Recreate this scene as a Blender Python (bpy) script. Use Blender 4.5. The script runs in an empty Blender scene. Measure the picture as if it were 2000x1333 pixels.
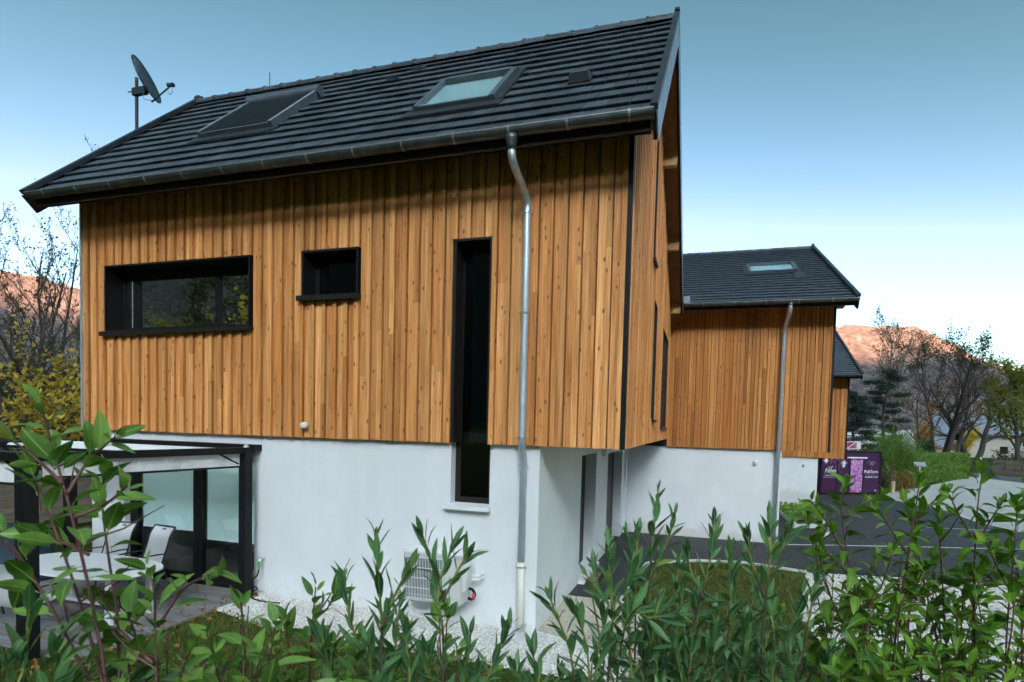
import bpy, bmesh, math, random
import numpy as np
from mathutils import Vector, Matrix
random.seed(7)
RNG = np.random.default_rng(11)
SC = bpy.context.scene
COL = SC.collection
rad = math.radians

# ------------------------------------------------------------------ camera
CAM_POS = Vector((0.9433, -7.0705, 2.9320))
cam_r = Vector((0.95998, 0.27874, 0.02719)); cam_u = Vector((-0.03751, 0.03176, 0.99879)); cam_f = Vector((-0.27754, 0.95984, -0.04094))
cd = bpy.data.cameras.new('camera'); cam = bpy.data.objects.new('camera', cd); COL.objects.link(cam)
m = Matrix(((cam_r.x, cam_u.x, -cam_f.x, CAM_POS.x), (cam_r.y, cam_u.y, -cam_f.y, CAM_POS.y), (cam_r.z, cam_u.z, -cam_f.z, CAM_POS.z), (0, 0, 0, 1)))
cam.matrix_world = m
cd.sensor_fit = 'HORIZONTAL'; cd.sensor_width = 36.0
cd.lens = 1054.08 / 2000.0 * 36.0
cd.shift_x = -0.03116; cd.shift_y = 0.1044
cd.clip_start = 0.05; cd.clip_end = 9000
cd.dof.use_dof = True; cd.dof.focus_distance = 9.0; cd.dof.aperture_fstop = 7.0
SC.camera = cam

# ------------------------------------------------------------------ light
SUN_EL, SUN_AZ = rad(25.0), rad(160.0)      # azimuth clockwise from +Y
w = bpy.data.worlds.new('World'); SC.world = w; w.use_nodes = True
nt = w.node_tree; bg = nt.nodes['Background']
sky = nt.nodes.new('ShaderNodeTexSky'); sky.sky_type = 'NISHITA'; sky.sun_disc = False
sky.sun_elevation = SUN_EL; sky.sun_rotation = SUN_AZ
sky.altitude = 450; sky.air_density = 1.0; sky.dust_density = 2.6; sky.ozone_density = 2.0
# the photograph's contrasty, cyan-leaning grade of that sky: one curve per channel, the same all round
sp_ = nt.nodes.new('ShaderNodeSeparateColor'); cb_ = nt.nodes.new('ShaderNodeCombineColor'); nt.links.new(sky.outputs[0], sp_.inputs[0])
for ch, (gm, tn) in enumerate(((1.62, .63), (1.76, .64), (2.3, .262))):
    a_ = nt.nodes.new('ShaderNodeMath'); a_.operation = 'MULTIPLY'; a_.inputs[1].default_value = .5; nt.links.new(sp_.outputs[ch], a_.inputs[0])
    p_ = nt.nodes.new('ShaderNodeMath'); p_.operation = 'POWER'; p_.inputs[1].default_value = gm; nt.links.new(a_.outputs[0], p_.inputs[0])
    t_ = nt.nodes.new('ShaderNodeMath'); t_.operation = 'MULTIPLY'; t_.inputs[1].default_value = tn; nt.links.new(p_.outputs[0], t_.inputs[0]); (nt.links.new(t_.outputs[0], cb_.inputs[ch]) if ch else None); chan = (chan if ch else []) + [t_.outputs[0]]
def wm(op, a, b):
    q = nt.nodes.new('ShaderNodeMath'); q.operation = op
    for i, v in enumerate((a, b)):
        if isinstance(v, (int, float)): q.inputs[i].default_value = v
        else: nt.links.new(v, q.inputs[i])
    return q.outputs[0]
# bright sky tends to white rather than to cyan
nt.links.new(wm('ADD', chan[0], wm('MULTIPLY', wm('POWER', wm('MINIMUM', wm('DIVIDE', chan[1], 1.1), 1.0), 3.0), .34)), cb_.inputs[0])
nt.links.new(cb_.outputs[0], bg.inputs[0]); bg.inputs[1].default_value = 0.12
sd = bpy.data.lights.new('sun', 'SUN'); sd.energy = 5.0; sd.angle = rad(0.5); sd.color = (1.0, 0.50, 0.28)
sun = bpy.data.objects.new('sun', sd); COL.objects.link(sun)
sdir = Vector((math.sin(SUN_AZ) * math.cos(SUN_EL), math.cos(SUN_AZ) * math.cos(SUN_EL), math.sin(SUN_EL)))
sun.rotation_euler = sdir.to_track_quat('Z', 'Y').to_euler()
sun.location = (0, -20, 40)
vs = SC.view_settings
vs.view_transform = 'Standard'; vs.look = 'None'; vs.gamma = 1.0; vs.use_curve_mapping = False
vs.exposure = 2.9
SC.render.engine = 'CYCLES'
cy = SC.cycles
cy.use_denoising = True; cy.max_bounces = 8; cy.diffuse_bounces = 4; cy.glossy_bounces = 4; cy.transmission_bounces = 6; cy.transparent_max_bounces = 12
cy.sample_clamp_indirect = 6.0

# ------------------------------------------------------------------ helpers
def smooth(t):
    t = np.clip(t, 0, 1); return t * t * (3 - 2 * t)
def gz(x, y):
    """height of the ground"""
    return np.interp(y, [0, 9.27, 22.1, 60], [0, -.23, -.93, -1.05]) + 1.3 * smooth((-2.3 - y) / 4.2) + 1.0 * smooth((-11.5 - x) / 4)
def gzf(x, y): return float(gz(x, y))

class MB:
    """collects faces, builds ONE mesh"""
    def __init__(s): s.v = []; s.f = []
    def add(s, vs, fs):
        n = len(s.v); s.v += [tuple(a) for a in vs]; s.f += [tuple(i + n for i in f) for f in fs]; return s
    def box(s, a, b):
        x0, y0, z0 = a; x1, y1, z1 = b
        return s.add([(x0, y0, z0), (x1, y0, z0), (x1, y1, z0), (x0, y1, z0), (x0, y0, z1), (x1, y0, z1), (x1, y1, z1), (x0, y1, z1)],
                     [(0, 3, 2, 1), (4, 5, 6, 7), (0, 1, 5, 4), (1, 2, 6, 5), (2, 3, 7, 6), (3, 0, 4, 7)])
    def hexa(s, p):
        return s.add(p, [(0, 3, 2, 1), (4, 5, 6, 7), (0, 1, 5, 4), (1, 2, 6, 5), (2, 3, 7, 6), (3, 0, 4, 7)])
    def prism(s, poly, axis, a, b):
        """polygon (pairs) extruded along axis from a to b"""
        n = len(poly)
        def P(q, t):
            if axis == 'x': return (t, q[0], q[1])
            if axis == 'y': return (q[0], t, q[1])
            return (q[0], q[1], t)
        v = [P(q, a) for q in poly] + [P(q, b) for q in poly]
        f = [tuple(range(n))[::-1], tuple(range(n, 2 * n))] + [(i, (i + 1) % n, n + (i + 1) % n, n + i) for i in range(n)]
        return s.add(v, f)
    def tube(s, pts, r, n=8, cap=True):
        pts = [Vector(p) for p in pts]
        if not hasattr(r, '__len__'): r = [r] * len(pts)
        base = len(s.v); up = None
        for i, p in enumerate(pts):
            d = (pts[min(i + 1, len(pts) - 1)] - pts[max(i - 1, 0)])
            d = d.normalized() if d.length > 1e-9 else Vector((0, 0, 1))
            if up is None:
                up = Vector((1, 0, 0)) if abs(d.x) < .9 else Vector((0, 1, 0))
            a = d.cross(up)
            a = a.normalized() if a.length > 1e-6 else d.orthogonal().normalized()
            b = a.cross(d).normalized(); up = b
            for k in range(n):
                t = 2 * math.pi * k / n
                s.v.append(tuple(p + a * (math.cos(t) * r[i]) + b * (math.sin(t) * r[i])))
        for i in range(len(pts) - 1):
            for k in range(n):
                q = base + i * n; k2 = (k + 1) % n
                s.f.append((q + k, q + k2, q + n + k2, q + n + k))
        if cap:
            s.f.append(tuple(base + k for k in range(n))[::-1]); s.f.append(tuple(base + (len(pts) - 1) * n + k for k in range(n)))
        return s
    def lathe(s, prof, c=(0, 0, 0), n=20):
        base = len(s.v)
        for r, z in prof:
            for k in range(n):
                t = 2 * math.pi * k / n
                s.v.append((c[0] + r * math.cos(t), c[1] + r * math.sin(t), c[2] + z))
        for i in range(len(prof) - 1):
            for k in range(n):
                q = base + i * n; k2 = (k + 1) % n
                s.f.append((q + k, q + k2, q + n + k2, q + n + k))
        return s
    def xf(s, M, start=0):
        s.v = s.v[:start] + [tuple(M @ Vector(p)) for p in s.v[start:]]; return s
    def mesh(s, name, mt, smooth=False):
        me = bpy.data.meshes.new(name); me.from_pydata(s.v, [], s.f); me.update()
        if mt: me.materials.append(mt)
        if smooth: me.shade_smooth()
        return me
    def build(s, name, mt, parent=None, smooth=False, recalc=True):
        me = s.mesh(name, mt, smooth)
        if recalc:
            bm = bmesh.new(); bm.from_mesh(me); bmesh.ops.recalc_face_normals(bm, faces=bm.faces); bm.to_mesh(me); bm.free()
        return link(name, me, parent)

def link(name, me, parent=None, M=None):
    o = bpy.data.objects.new(name, me); COL.objects.link(o)
    if parent is not None:
        o.parent = parent; o.matrix_parent_inverse = WM[parent.name].inverted()
    WM[o.name] = M.copy() if M is not None else Matrix()
    if M is not None: o.matrix_basis = M
    return o
WM = {}
def tag(o, label, cat, group=None):
    o['label'] = label; o['category'] = cat
    if group: o['group'] = group
    return o
def thing(name, loc, label, cat, group=None):
    o = bpy.data.objects.new(name, None); COL.objects.link(o); o.location = loc; o.empty_display_size = .2
    WM[o.name] = Matrix.Translation(loc)
    return tag(o, label, cat, group)
def struct(o, kind='structure', label=None):
    o['kind'] = kind
    if label: o['label'] = label
    return o
def fast_mesh(name, V, F, mt, smooth=False):
    """numpy vertices (n,3), faces (m,k) with equal k"""
    me = bpy.data.meshes.new(name); V = np.asarray(V, np.float32); F = np.asarray(F, np.int32)
    me.vertices.add(len(V)); me.vertices.foreach_set('co', V.ravel())
    k = F.shape[1]
    me.loops.add(F.size); me.loops.foreach_set('vertex_index', F.ravel())
    me.polygons.add(len(F)); me.polygons.foreach_set('loop_start', np.arange(0, F.size, k, dtype=np.int32)); me.polygons.foreach_set('loop_total', np.full(len(F), k, np.int32))
    me.update(calc_edges=True); me.validate()
    if mt: me.materials.append(mt)
    if smooth: me.shade_smooth()
    return me

# ------------------------------------------------------------------ materials
def base(name):
    mt = bpy.data.materials.new(name); mt.use_nodes = True
    n = mt.node_tree.nodes; l = mt.node_tree.links; b = n['Principled BSDF']
    return mt, n, l, b
def coords(n, l, kind='pos', rnd=False, scale=(1, 1, 1)):
    if kind == 'pos':
        src = n.new('ShaderNodeNewGeometry').outputs['Position']
    else:
        src = n.new('ShaderNodeTexCoord').outputs['Object']
    if rnd:
        oi = n.new('ShaderNodeObjectInfo'); mul = n.new('ShaderNodeMath'); mul.operation = 'MULTIPLY'; mul.inputs[1].default_value = 137.0
        l.new(oi.outputs['Random'], mul.inputs[0]); ad = n.new('ShaderNodeVectorMath'); ad.operation = 'ADD'
        l.new(src, ad.inputs[0]); l.new(mul.outputs[0], ad.inputs[1]); src = ad.outputs[0]
    mp = n.new('ShaderNodeMapping'); mp.inputs['Scale'].default_value = scale; l.new(src, mp.inputs[0])
    return mp.outputs[0]
def ramp(n, l, src, stops):
    r = n.new('ShaderNodeValToRGB'); e = r.color_ramp.elements
    while len(e) < len(stops): e.new(.5)
    for q, (p, c) in zip(e, stops): q.position = p; q.color = (*c, 1)
    if src: l.new(src, r.inputs[0])
    return r
def noise(n, l, vec, sc, det=4, rough=.55):
    t = n.new('ShaderNodeTexNoise'); t.inputs['Scale'].default_value = sc; t.inputs['Detail'].default_value = det; t.inputs['Roughness'].default_value = rough
    l.new(vec, t.inputs['Vector']); return t.outputs['Fac']
def mixc(n, l, fac, a, b, mode='MIX'):
    q = n.new('ShaderNodeMix'); q.data_type = 'RGBA'; q.blend_type = mode
    for i, s in ((0, fac), (6, a), (7, b)):
        if hasattr(s, 'is_linked') or hasattr(s, 'links'): l.new(s, q.inputs[i])
        elif isinstance(s, (int, float)): q.inputs[i].default_value = s
        else: q.inputs[i].default_value = (*s, 1)
    return q.outputs[2]
def bump(n, l, b, h, st=.3, dist=.01):
    bp = n.new('ShaderNodeBump'); bp.inputs['Strength'].default_value = st; bp.inputs['Distance'].default_value = dist
    l.new(h, bp.inputs['Height']); l.new(bp.outputs[0], b.inputs['Normal'])
def mat(name, c1, c2=None, sc=5, rough=.6, metal=0, bmp=0, spec=.5, scale=(1, 1, 1), det=5, rnd=0, bdist=.01, bsc=None):
    mt, n, l, b = base(name)
    c2 = c2 or c1
    v = coords(n, l, scale=scale); f = noise(n, l, v, sc, det)
    r = ramp(n, l, f, [(.3, c1), (.7, c2)]); col = r.outputs[0]
    if rnd:
        oi = n.new('ShaderNodeObjectInfo'); rr = ramp(n, l, oi.outputs['Random'], [(0, (1 - rnd,) * 3), (1, (1 + rnd,) * 3)])
        col = mixc(n, l, 1.0, col, rr.outputs[0], 'MULTIPLY')
    l.new(col, b.inputs['Base Color']); b.inputs['Roughness'].default_value = rough; b.inputs['Metallic'].default_value = metal
    b.inputs['Specular IOR Level'].default_value = spec
    if bmp:
        f2 = noise(n, l, v, bsc, det) if bsc else f
        bump(n, l, b, f2, bmp, bdist)
    return mt
def wood_mat(name, cols, rnd=True, knots=.5, dark=(.10, .045, .018)):
    mt, n, l, b = base(name)
    v = coords(n, l, rnd=rnd, scale=(38, 38, 1.3)); g = noise(n, l, v, 1.0, 6, .6)
    v2 = coords(n, l, rnd=rnd, scale=(9, 9, .5)); g2 = noise(n, l, v2, 1.0, 3)
    r = ramp(n, l, g, [(.25, cols[0]), (.5, cols[1]), (.78, cols[2])])
    oi = n.new('ShaderNodeObjectInfo')
    tone = ramp(n, l, oi.outputs['Random'], [(0, (.70, .56, .45)), (.16, (.98, .88, .76)), (.34, (.80, .74, .68)), (.5, (1.12, 1.08, 1.04)), (.68, (.96, .76, .58)), (.84, (1.10, 1.0, .90)), (1, (1.26, 1.24, 1.2))])
    c = mixc(n, l, 1.0, r.outputs[0], tone.outputs[0], 'MULTIPLY')
    t2 = ramp(n, l, g2, [(.3, (.80, .72, .64)), (.7, (1.14, 1.14, 1.14))]); c = mixc(n, l, 1.0, c, t2.outputs[0], 'MULTIPLY')
    # knots
    v3 = coords(n, l, rnd=rnd, scale=(10.5, 10.5, 4.6)); vo = n.new('ShaderNodeTexVoronoi'); vo.inputs['Scale'].default_value = 1.0; l.new(v3, vo.inputs['Vector'])
    k = ramp(n, l, vo.outputs['Distance'], [(.08, (1, 1, 1)), (.20, (0, 0, 0))])
    sep = n.new('ShaderNodeSeparateColor'); l.new(vo.outputs['Color'], sep.inputs[0])
    gt = n.new('ShaderNodeMath'); gt.operation = 'LESS_THAN'; gt.inputs[1].default_value = knots; l.new(sep.outputs[0], gt.inputs[0])
    mu = n.new('ShaderNodeMath'); mu.operation = 'MULTIPLY'; l.new(k.outputs[0], mu.inputs[0]); l.new(gt.outputs[0], mu.inputs[1])
    mm = n.new('ShaderNodeMath'); mm.operation = 'MULTIPLY'; mm.inputs[1].default_value = .85; l.new(mu.outputs[0], mm.inputs[0])
    c = mixc(n, l, mm.outputs[0], c, dark)
    l.new(c, b.inputs['Base Color']); b.inputs['Roughness'].default_value = .62; b.inputs['Specular IOR Level'].default_value = .3
    bump(n, l, b, g, .25, .004)
    return mt
def glass_mat(name, tint=(.9, .95, .95), refl=.16, rough=.01):
    mt = bpy.data.materials.new(name); mt.use_nodes = True; n = mt.node_tree.nodes; l = mt.node_tree.links; n.clear()
    out = n.new('ShaderNodeOutputMaterial'); tr = n.new('ShaderNodeBsdfTransparent'); tr.inputs[0].default_value = (*tint, 1)
    gl = n.new('ShaderNodeBsdfGlossy'); gl.inputs['Roughness'].default_value = rough; gl.inputs[0].default_value = (1, 1, 1, 1)
    lw = n.new('ShaderNodeLayerWeight'); lw.inputs[0].default_value = .5
    pw = n.new('ShaderNodeMath'); pw.operation = 'POWER'; pw.inputs[1].default_value = 4.0; l.new(lw.outputs['Facing'], pw.inputs[0])
    ma = n.new('ShaderNodeMath'); ma.operation = 'MULTIPLY_ADD'; ma.inputs[1].default_value = 1 - refl; ma.inputs[2].default_value = refl; l.new(pw.outputs[0], ma.inputs[0])
    cl = n.new('ShaderNodeClamp'); l.new(ma.outputs[0], cl.inputs[0])
    nz = coords(n, l, scale=(1, 1, 1)); f = noise(n, l, nz, 1.3, 2); bp = n.new('ShaderNodeBump'); bp.inputs['Strength'].default_value = .05; bp.inputs['Distance'].default_value = .01
    l.new(f, bp.inputs['Height']); l.new(bp.outputs[0], gl.inputs['Normal'])
    mx = n.new('ShaderNodeMixShader'); l.new(cl.outputs[0], mx.inputs[0]); l.new(tr.outputs[0], mx.inputs[1]); l.new(gl.outputs[0], mx.inputs[2]); l.new(mx.outputs[0], out.inputs[0])
    return mt
def leaf_mat(name, c1, c2, rough=.38, trans=.25, spec=.5, sc=30, rnd=.25, rib=0):
    mt, n, l, b = base(name)
    oi = n.new('ShaderNodeObjectInfo'); v = coords(n, l, rnd=False); f = noise(n, l, v, sc, 3)
    ad = n.new('ShaderNodeMath'); ad.operation = 'MULTIPLY_ADD'; ad.inputs[1].default_value = .6; l.new(oi.outputs['Random'], ad.inputs[0])
    mu = n.new('ShaderNodeMath'); mu.operation = 'MULTIPLY'; mu.inputs[1].default_value = .5; l.new(f, mu.inputs[0]); l.new(mu.outputs[0], ad.inputs[2])
    r = ramp(n, l, ad.outputs[0], [(.15, c1), (.78, c2), (.84, c2), (.93, (.34, .30, .05))] if rib else [(.15, c1), (.85, c2)])
    col = r.outputs[0]
    if rib:
        tc = n.new('ShaderNodeTexCoord'); sx = n.new('ShaderNodeSeparateXYZ'); l.new(tc.outputs['Object'], sx.inputs[0]); ab = n.new('ShaderNodeMath'); ab.operation = 'ABSOLUTE'; l.new(sx.outputs[0], ab.inputs[0])
        rr_ = ramp(n, l, None, [(.0, (1, 1, 1)), (1, (0, 0, 0))]); dv = n.new('ShaderNodeMath'); dv.operation = 'DIVIDE'; dv.inputs[1].default_value = rib; l.new(ab.outputs[0], dv.inputs[0]); l.new(dv.outputs[0], rr_.inputs[0])
        col = mixc(n, l, rr_.outputs[0], col, (c2[0] * 1.7, c2[1] * 1.45, c2[2] * 1.3))
    l.new(col, b.inputs['Base Color']); b.inputs['Roughness'].default_value = rough; b.inputs['Specular IOR Level'].default_value = spec
    if trans:
        out = n['Material Output']; tl = n.new('ShaderNodeBsdfTranslucent'); mx = n.new('ShaderNodeMixShader'); mx.inputs[0].default_value = trans
        br = mixc(n, l, 1.0, r.outputs[0], (1.3, 1.5, .6), 'MULTIPLY'); l.new(br, tl.inputs[0])
        l.new(b.outputs[0], mx.inputs[1]); l.new(tl.outputs[0], mx.inputs[2]); l.new(mx.outputs[0], out.inputs[0])
    return mt

def plaster_mat():
    mt, n, l, b = base('white_render'); v = coords(n, l)
    r = ramp(n, l, noise(n, l, v, 1.1, 6, .6), [(.3, (.73, .745, .755)), (.7, (.80, .81, .82))])
    st = noise(n, l, coords(n, l, scale=(5, 5, .35)), 1.0, 5, .6); rs_ = ramp(n, l, st, [(.35, (.985, .984, .983)), (.6, (1, 1, 1))]); c = mixc(n, l, 1.0, r.outputs[0], rs_.outputs[0], 'MULTIPLY')
    sx = n.new('ShaderNodeSeparateXYZ'); g_ = n.new('ShaderNodeNewGeometry'); l.new(g_.outputs['Position'], sx.inputs[0])
    ad = n.new('ShaderNodeMath'); ad.operation = 'MULTIPLY_ADD'; ad.inputs[1].default_value = .9; l.new(noise(n, l, v, 7, 6, .7), ad.inputs[0]); l.new(sx.outputs[2], ad.inputs[2])
    sp2 = ramp(n, l, ad.outputs[0], [(.36, (.40, .40, .40)), (.60, (0, 0, 0))]); c = mixc(n, l, sp2.outputs[0], c, (.46, .42, .36))
    l.new(c, b.inputs['Base Color']); b.inputs['Roughness'].default_value = .92; b.inputs['Specular IOR Level'].default_value = .2
    f2 = noise(n, l, v, 120, 4); f3 = noise(n, l, v, 9, 3); m_ = n.new('ShaderNodeMath'); m_.operation = 'MULTIPLY_ADD'; m_.inputs[1].default_value = 2.5; l.new(f3, m_.inputs[0]); l.new(f2, m_.inputs[2]); bump(n, l, b, m_.outputs[0], .35, .004)
    return mt
def asphalt_mat():
    mt, n, l, b = base('asphalt'); v = coords(n, l)
    r = ramp(n, l, noise(n, l, v, .55, 7, .65), [(.3, (.026, .027, .032)), (.5, (.042, .043, .048)), (.72, (.062, .062, .066))])
    sp2 = ramp(n, l, noise(n, l, v, 90, 2), [(.45, (.75, .75, .75)), (.75, (1.6, 1.6, 1.6))]); c = mixc(n, l, 1.0, r.outputs[0], sp2.outputs[0], 'MULTIPLY')
    l.new(c, b.inputs['Base Color']); b.inputs['Roughness'].default_value = .78; bump(n, l, b, noise(n, l, v, 140, 3), .6, .006); return mt
LARCH = ((.43, .170, .047), (.69, .345, .125), (.88, .52, .24))
M = dict(
    larch=wood_mat('larch_cladding', LARCH, knots=.85),
    larch2=wood_mat('larch_cladding_orange', ((.46, .19, .05), (.55, .25, .075), (.62, .32, .11)), knots=.7),
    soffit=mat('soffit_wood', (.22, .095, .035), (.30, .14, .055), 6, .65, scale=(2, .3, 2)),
    purlin=mat('glulam', (.48, .25, .09), (.58, .33, .13), 8, .6, scale=(.4, 3, 3)),
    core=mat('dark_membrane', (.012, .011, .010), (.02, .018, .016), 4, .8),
    plaster=plaster_mat(),
    white=mat('white_paint', (.78, .79, .80), (.84, .85, .86), 3, .45),
    concrete=mat('pale_concrete', (.55, .56, .56), (.68, .69, .69), 6, .85, bmp=.3, bsc=60),
    tile=mat('slate_grey_tile', (.050, .063, .080), (.090, .108, .132), 3.5, .45, rnd=.28, bmp=.15, bsc=90, bdist=.003, spec=.5),
    verge=mat('dark_verge_metal', (.035, .04, .05), (.06, .068, .08), 4, .4, metal=.3),
    vergelight=mat('pale_slate_panel', (.20, .25, .31), (.26, .31, .38), 4, .3, spec=.7),
    zincdark=mat('weathered_zinc', (.075, .085, .085), (.15, .165, .165), 3.5, .38, metal=.75, scale=(1, 1, 1)),
    zinc=mat('galvanised_zinc', (.46, .53, .58), (.64, .70, .74), 9, .40, metal=.55, scale=(3, 3, .5)),
    bracket=mat('dull_zinc', (.22, .24, .25), (.32, .34, .35), 8, .45, metal=.5),
    steel=mat('bright_steel', (.55, .57, .58), (.7, .71, .72), 10, .3, metal=.9),
    pvc=mat('cream_pvc', (.72, .69, .60), (.78, .75, .67), 4, .45),
    black=mat('black_aluminium', (.008, .008, .009), (.012, .012, .013), 4, .5, spec=.22),
    brown=mat('dark_brown_aluminium', (.014, .011, .010), (.021, .017, .015), 4, .45, spec=.3),
    blind=mat('pale_teal_blind', (.62, .80, .77), (.66, .84, .81), 2, .8),
    skyblind=mat('sky_tinted_blind', (.52, .76, .80), (.58, .82, .85), 2, .7),  # cyan of the sky reflected in the glass, put into the blind's colour
    glass=glass_mat('window_glass', (.965, .985, .985), .06),
    glassw=glass_mat('strip_window_glass', (.8, .85, .85), .5),
    glassd=glass_mat('dark_window_glass', (.5, .53, .55), .05),
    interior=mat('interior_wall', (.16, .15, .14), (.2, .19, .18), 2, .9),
    shutter=mat('roller_shutter_grey', (.095, .12, .145), (.13, .16, .185), 5, .38, metal=.2),
    plastic=mat('white_plastic', (.76, .77, .77), (.80, .81, .81), 5, .4),
    acwhite=mat('cream_white_steel', (.60, .61, .58), (.66, .67, .64), 4, .4),
    fabric=mat('white_awning_fabric', (.72, .72, .72), (.80, .80, .80), 9, .85, bmp=.2),
    sling=mat('white_sling', (.62, .64, .65), (.68, .70, .71), 60, .7),
    dish=mat('dark_teal_grey_paint', (.03, .055, .07), (.045, .07, .085), 3, .35),
    darkmetal=mat('anthracite_metal', (.03, .04, .05), (.045, .055, .065), 8, .4, metal=.2),
    deck=mat('grey_deck_wood', (.16, .15, .15), (.27, .26, .26), 4, .75, scale=(.6, 14, 6), rnd=.18, bmp=.3),
    fence=mat('grey_brown_plank', (.20, .15, .11), (.32, .26, .20), 4, .8, scale=(1, 1, 9), rnd=.15),
    tarp=mat('blue_grey_tarp', (.02, .045, .075), (.05, .085, .12), 3, .35, bmp=.5, bdist=.03),
    asphalt=asphalt_mat(),
    line=mat('white_road_paint', (.70, .70, .70), (.80, .80, .80), 12, .7),
    gravel=mat('white_gravel', (.60, .58, .54), (.86, .84, .79), 55, .9, bmp=.9, bsc=70, bdist=.02),
    sand=mat('beige_gravel', (.40, .34, .25), (.62, .55, .44), 60, .9, bmp=.8, bsc=80, bdist=.015),
    pebble=mat('white_pebble', (.36, .34, .31), (.92, .90, .86), 34, .85, det=2),
    road=mat('pale_road', (.42, .42, .41), (.52, .52, .51), .8, .9, bmp=.2, bsc=50),
    kerbstone=mat('grey_kerb_stone', (.22, .24, .26), (.34, .36, .38), 6, .85),
    stone=mat('brown_field_wall', (.10, .085, .07), (.18, .15, .12), 4, .9, bmp=.5),
    soil=mat('dark_soil', (.035, .025, .018), (.06, .042, .03), 7, .95, bmp=.6),
    bark=mat('dark_bark', (.035, .03, .027), (.075, .065, .055), 9, .9, bmp=.4),
    bark2=mat('pale_bark', (.13, .12, .11), (.28, .26, .24), 5, .9),
    stemred=mat('red_brown_stem', (.085, .03, .03), (.15, .06, .05), 20, .5),
    stemgreen=mat('yellow_green_stem', (.13, .14, .03), (.30, .28, .06), 14, .5),
    stembrown=mat('brown_stem', (.06, .035, .025), (.10, .06, .045), 14, .6),
    leafP=leaf_mat('broad_leaf_green', (.036, .100, .016), (.20, .36, .075), rough=.40, trans=.2, spec=.3, rib=.0022),
    leafR=leaf_mat('small_broad_leaf_green', (.018, .072, .006), (.165, .32, .032), rough=.38, trans=.2, spec=.3, rib=.0018),
    leafL=leaf_mat('lance_leaf_blue_green', (.014, .060, .022), (.115, .25, .092), rough=.40, trans=.14, spec=.28, rib=.0018),
    leafY=leaf_mat('yellow_autumn_leaf', (.34, .22, .02), (.62, .44, .05), rough=.6, trans=.35),
    leafO=leaf_mat('orange_autumn_leaf', (.30, .13, .03), (.50, .26, .06), rough=.65, trans=.3),
    leafD=leaf_mat('dark_tree_leaf', (.05, .055, .02), (.11, .10, .035), rough=.6, trans=.25),
    leafG=leaf_mat('fresh_green_leaf', (.07, .16, .02), (.19, .33, .05), rough=.5, trans=.35, sc=3),
    leafH=leaf_mat('hedge_leaf', (.06, .14, .02), (.18, .30, .04), rough=.5, trans=.25, sc=2),
    leafYG=leaf_mat('yellow_green_leaf', (.16, .17, .02), (.34, .30, .04), rough=.55, trans=.35),
    needle=leaf_mat('pine_needle', (.008, .026, .017), (.022, .052, .03), rough=.6, trans=.05, sc=3),
    evergreen=leaf_mat('dark_evergreen_leaf', (.008, .022, .010), (.022, .046, .018), rough=.55, trans=.05, sc=3),
    grass=leaf_mat('grass_blade', (.045, .085, .012), (.13, .17, .03), rough=.6, trans=.3, sc=3),
    straw=leaf_mat('straw_blade', (.16, .13, .04), (.34, .27, .10), rough=.8, trans=.2, sc=5),
    litter=leaf_mat('fallen_leaf', (.16, .06, .02), (.40, .20, .05), rough=.8, trans=.1, sc=8),
    purple=mat('dark_purple_panel', (.040, .008, .045), (.05, .011, .055), 2, .35),
    pink=mat('pink_mosaic_print', (.13, .02, .16), (.72, .34, .66), 6.5, .5, det=3),
    pinksign=mat('pink_sign', (.50, .06, .18), (.62, .12, .26), 6, .5),
    print=mat('white_print', (.75, .72, .76), (.8, .78, .8), 5, .5),
    lilac=mat('lilac_print', (.40, .25, .42), (.5, .34, .5), 12, .5),
    redprint=mat('red_print', (.3, .03, .06), (.4, .05, .09), 12, .5),
    mat_rug=mat('brown_coir_mat', (.12, .065, .03), (.40, .24, .10), 9, .9, scale=(1, 2, 1), bmp=.4),
    green=mat('green_plastic', (.06, .45, .05), (.08, .5, .07), 5, .4),
    red=mat('red_plastic', (.45, .02, .04), (.5, .03, .05), 5, .4),
    creamwall=mat('cream_house_wall', (.52, .49, .43), (.60, .57, .50), 2, .9),
    blueroof=mat('blue_grey_sheet_roof', (.18, .22, .28), (.26, .31, .37), 3, .5),
    bamboo=mat('dry_bamboo', (.38, .28, .16), (.52, .42, .27), 9, .6),
)

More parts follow.
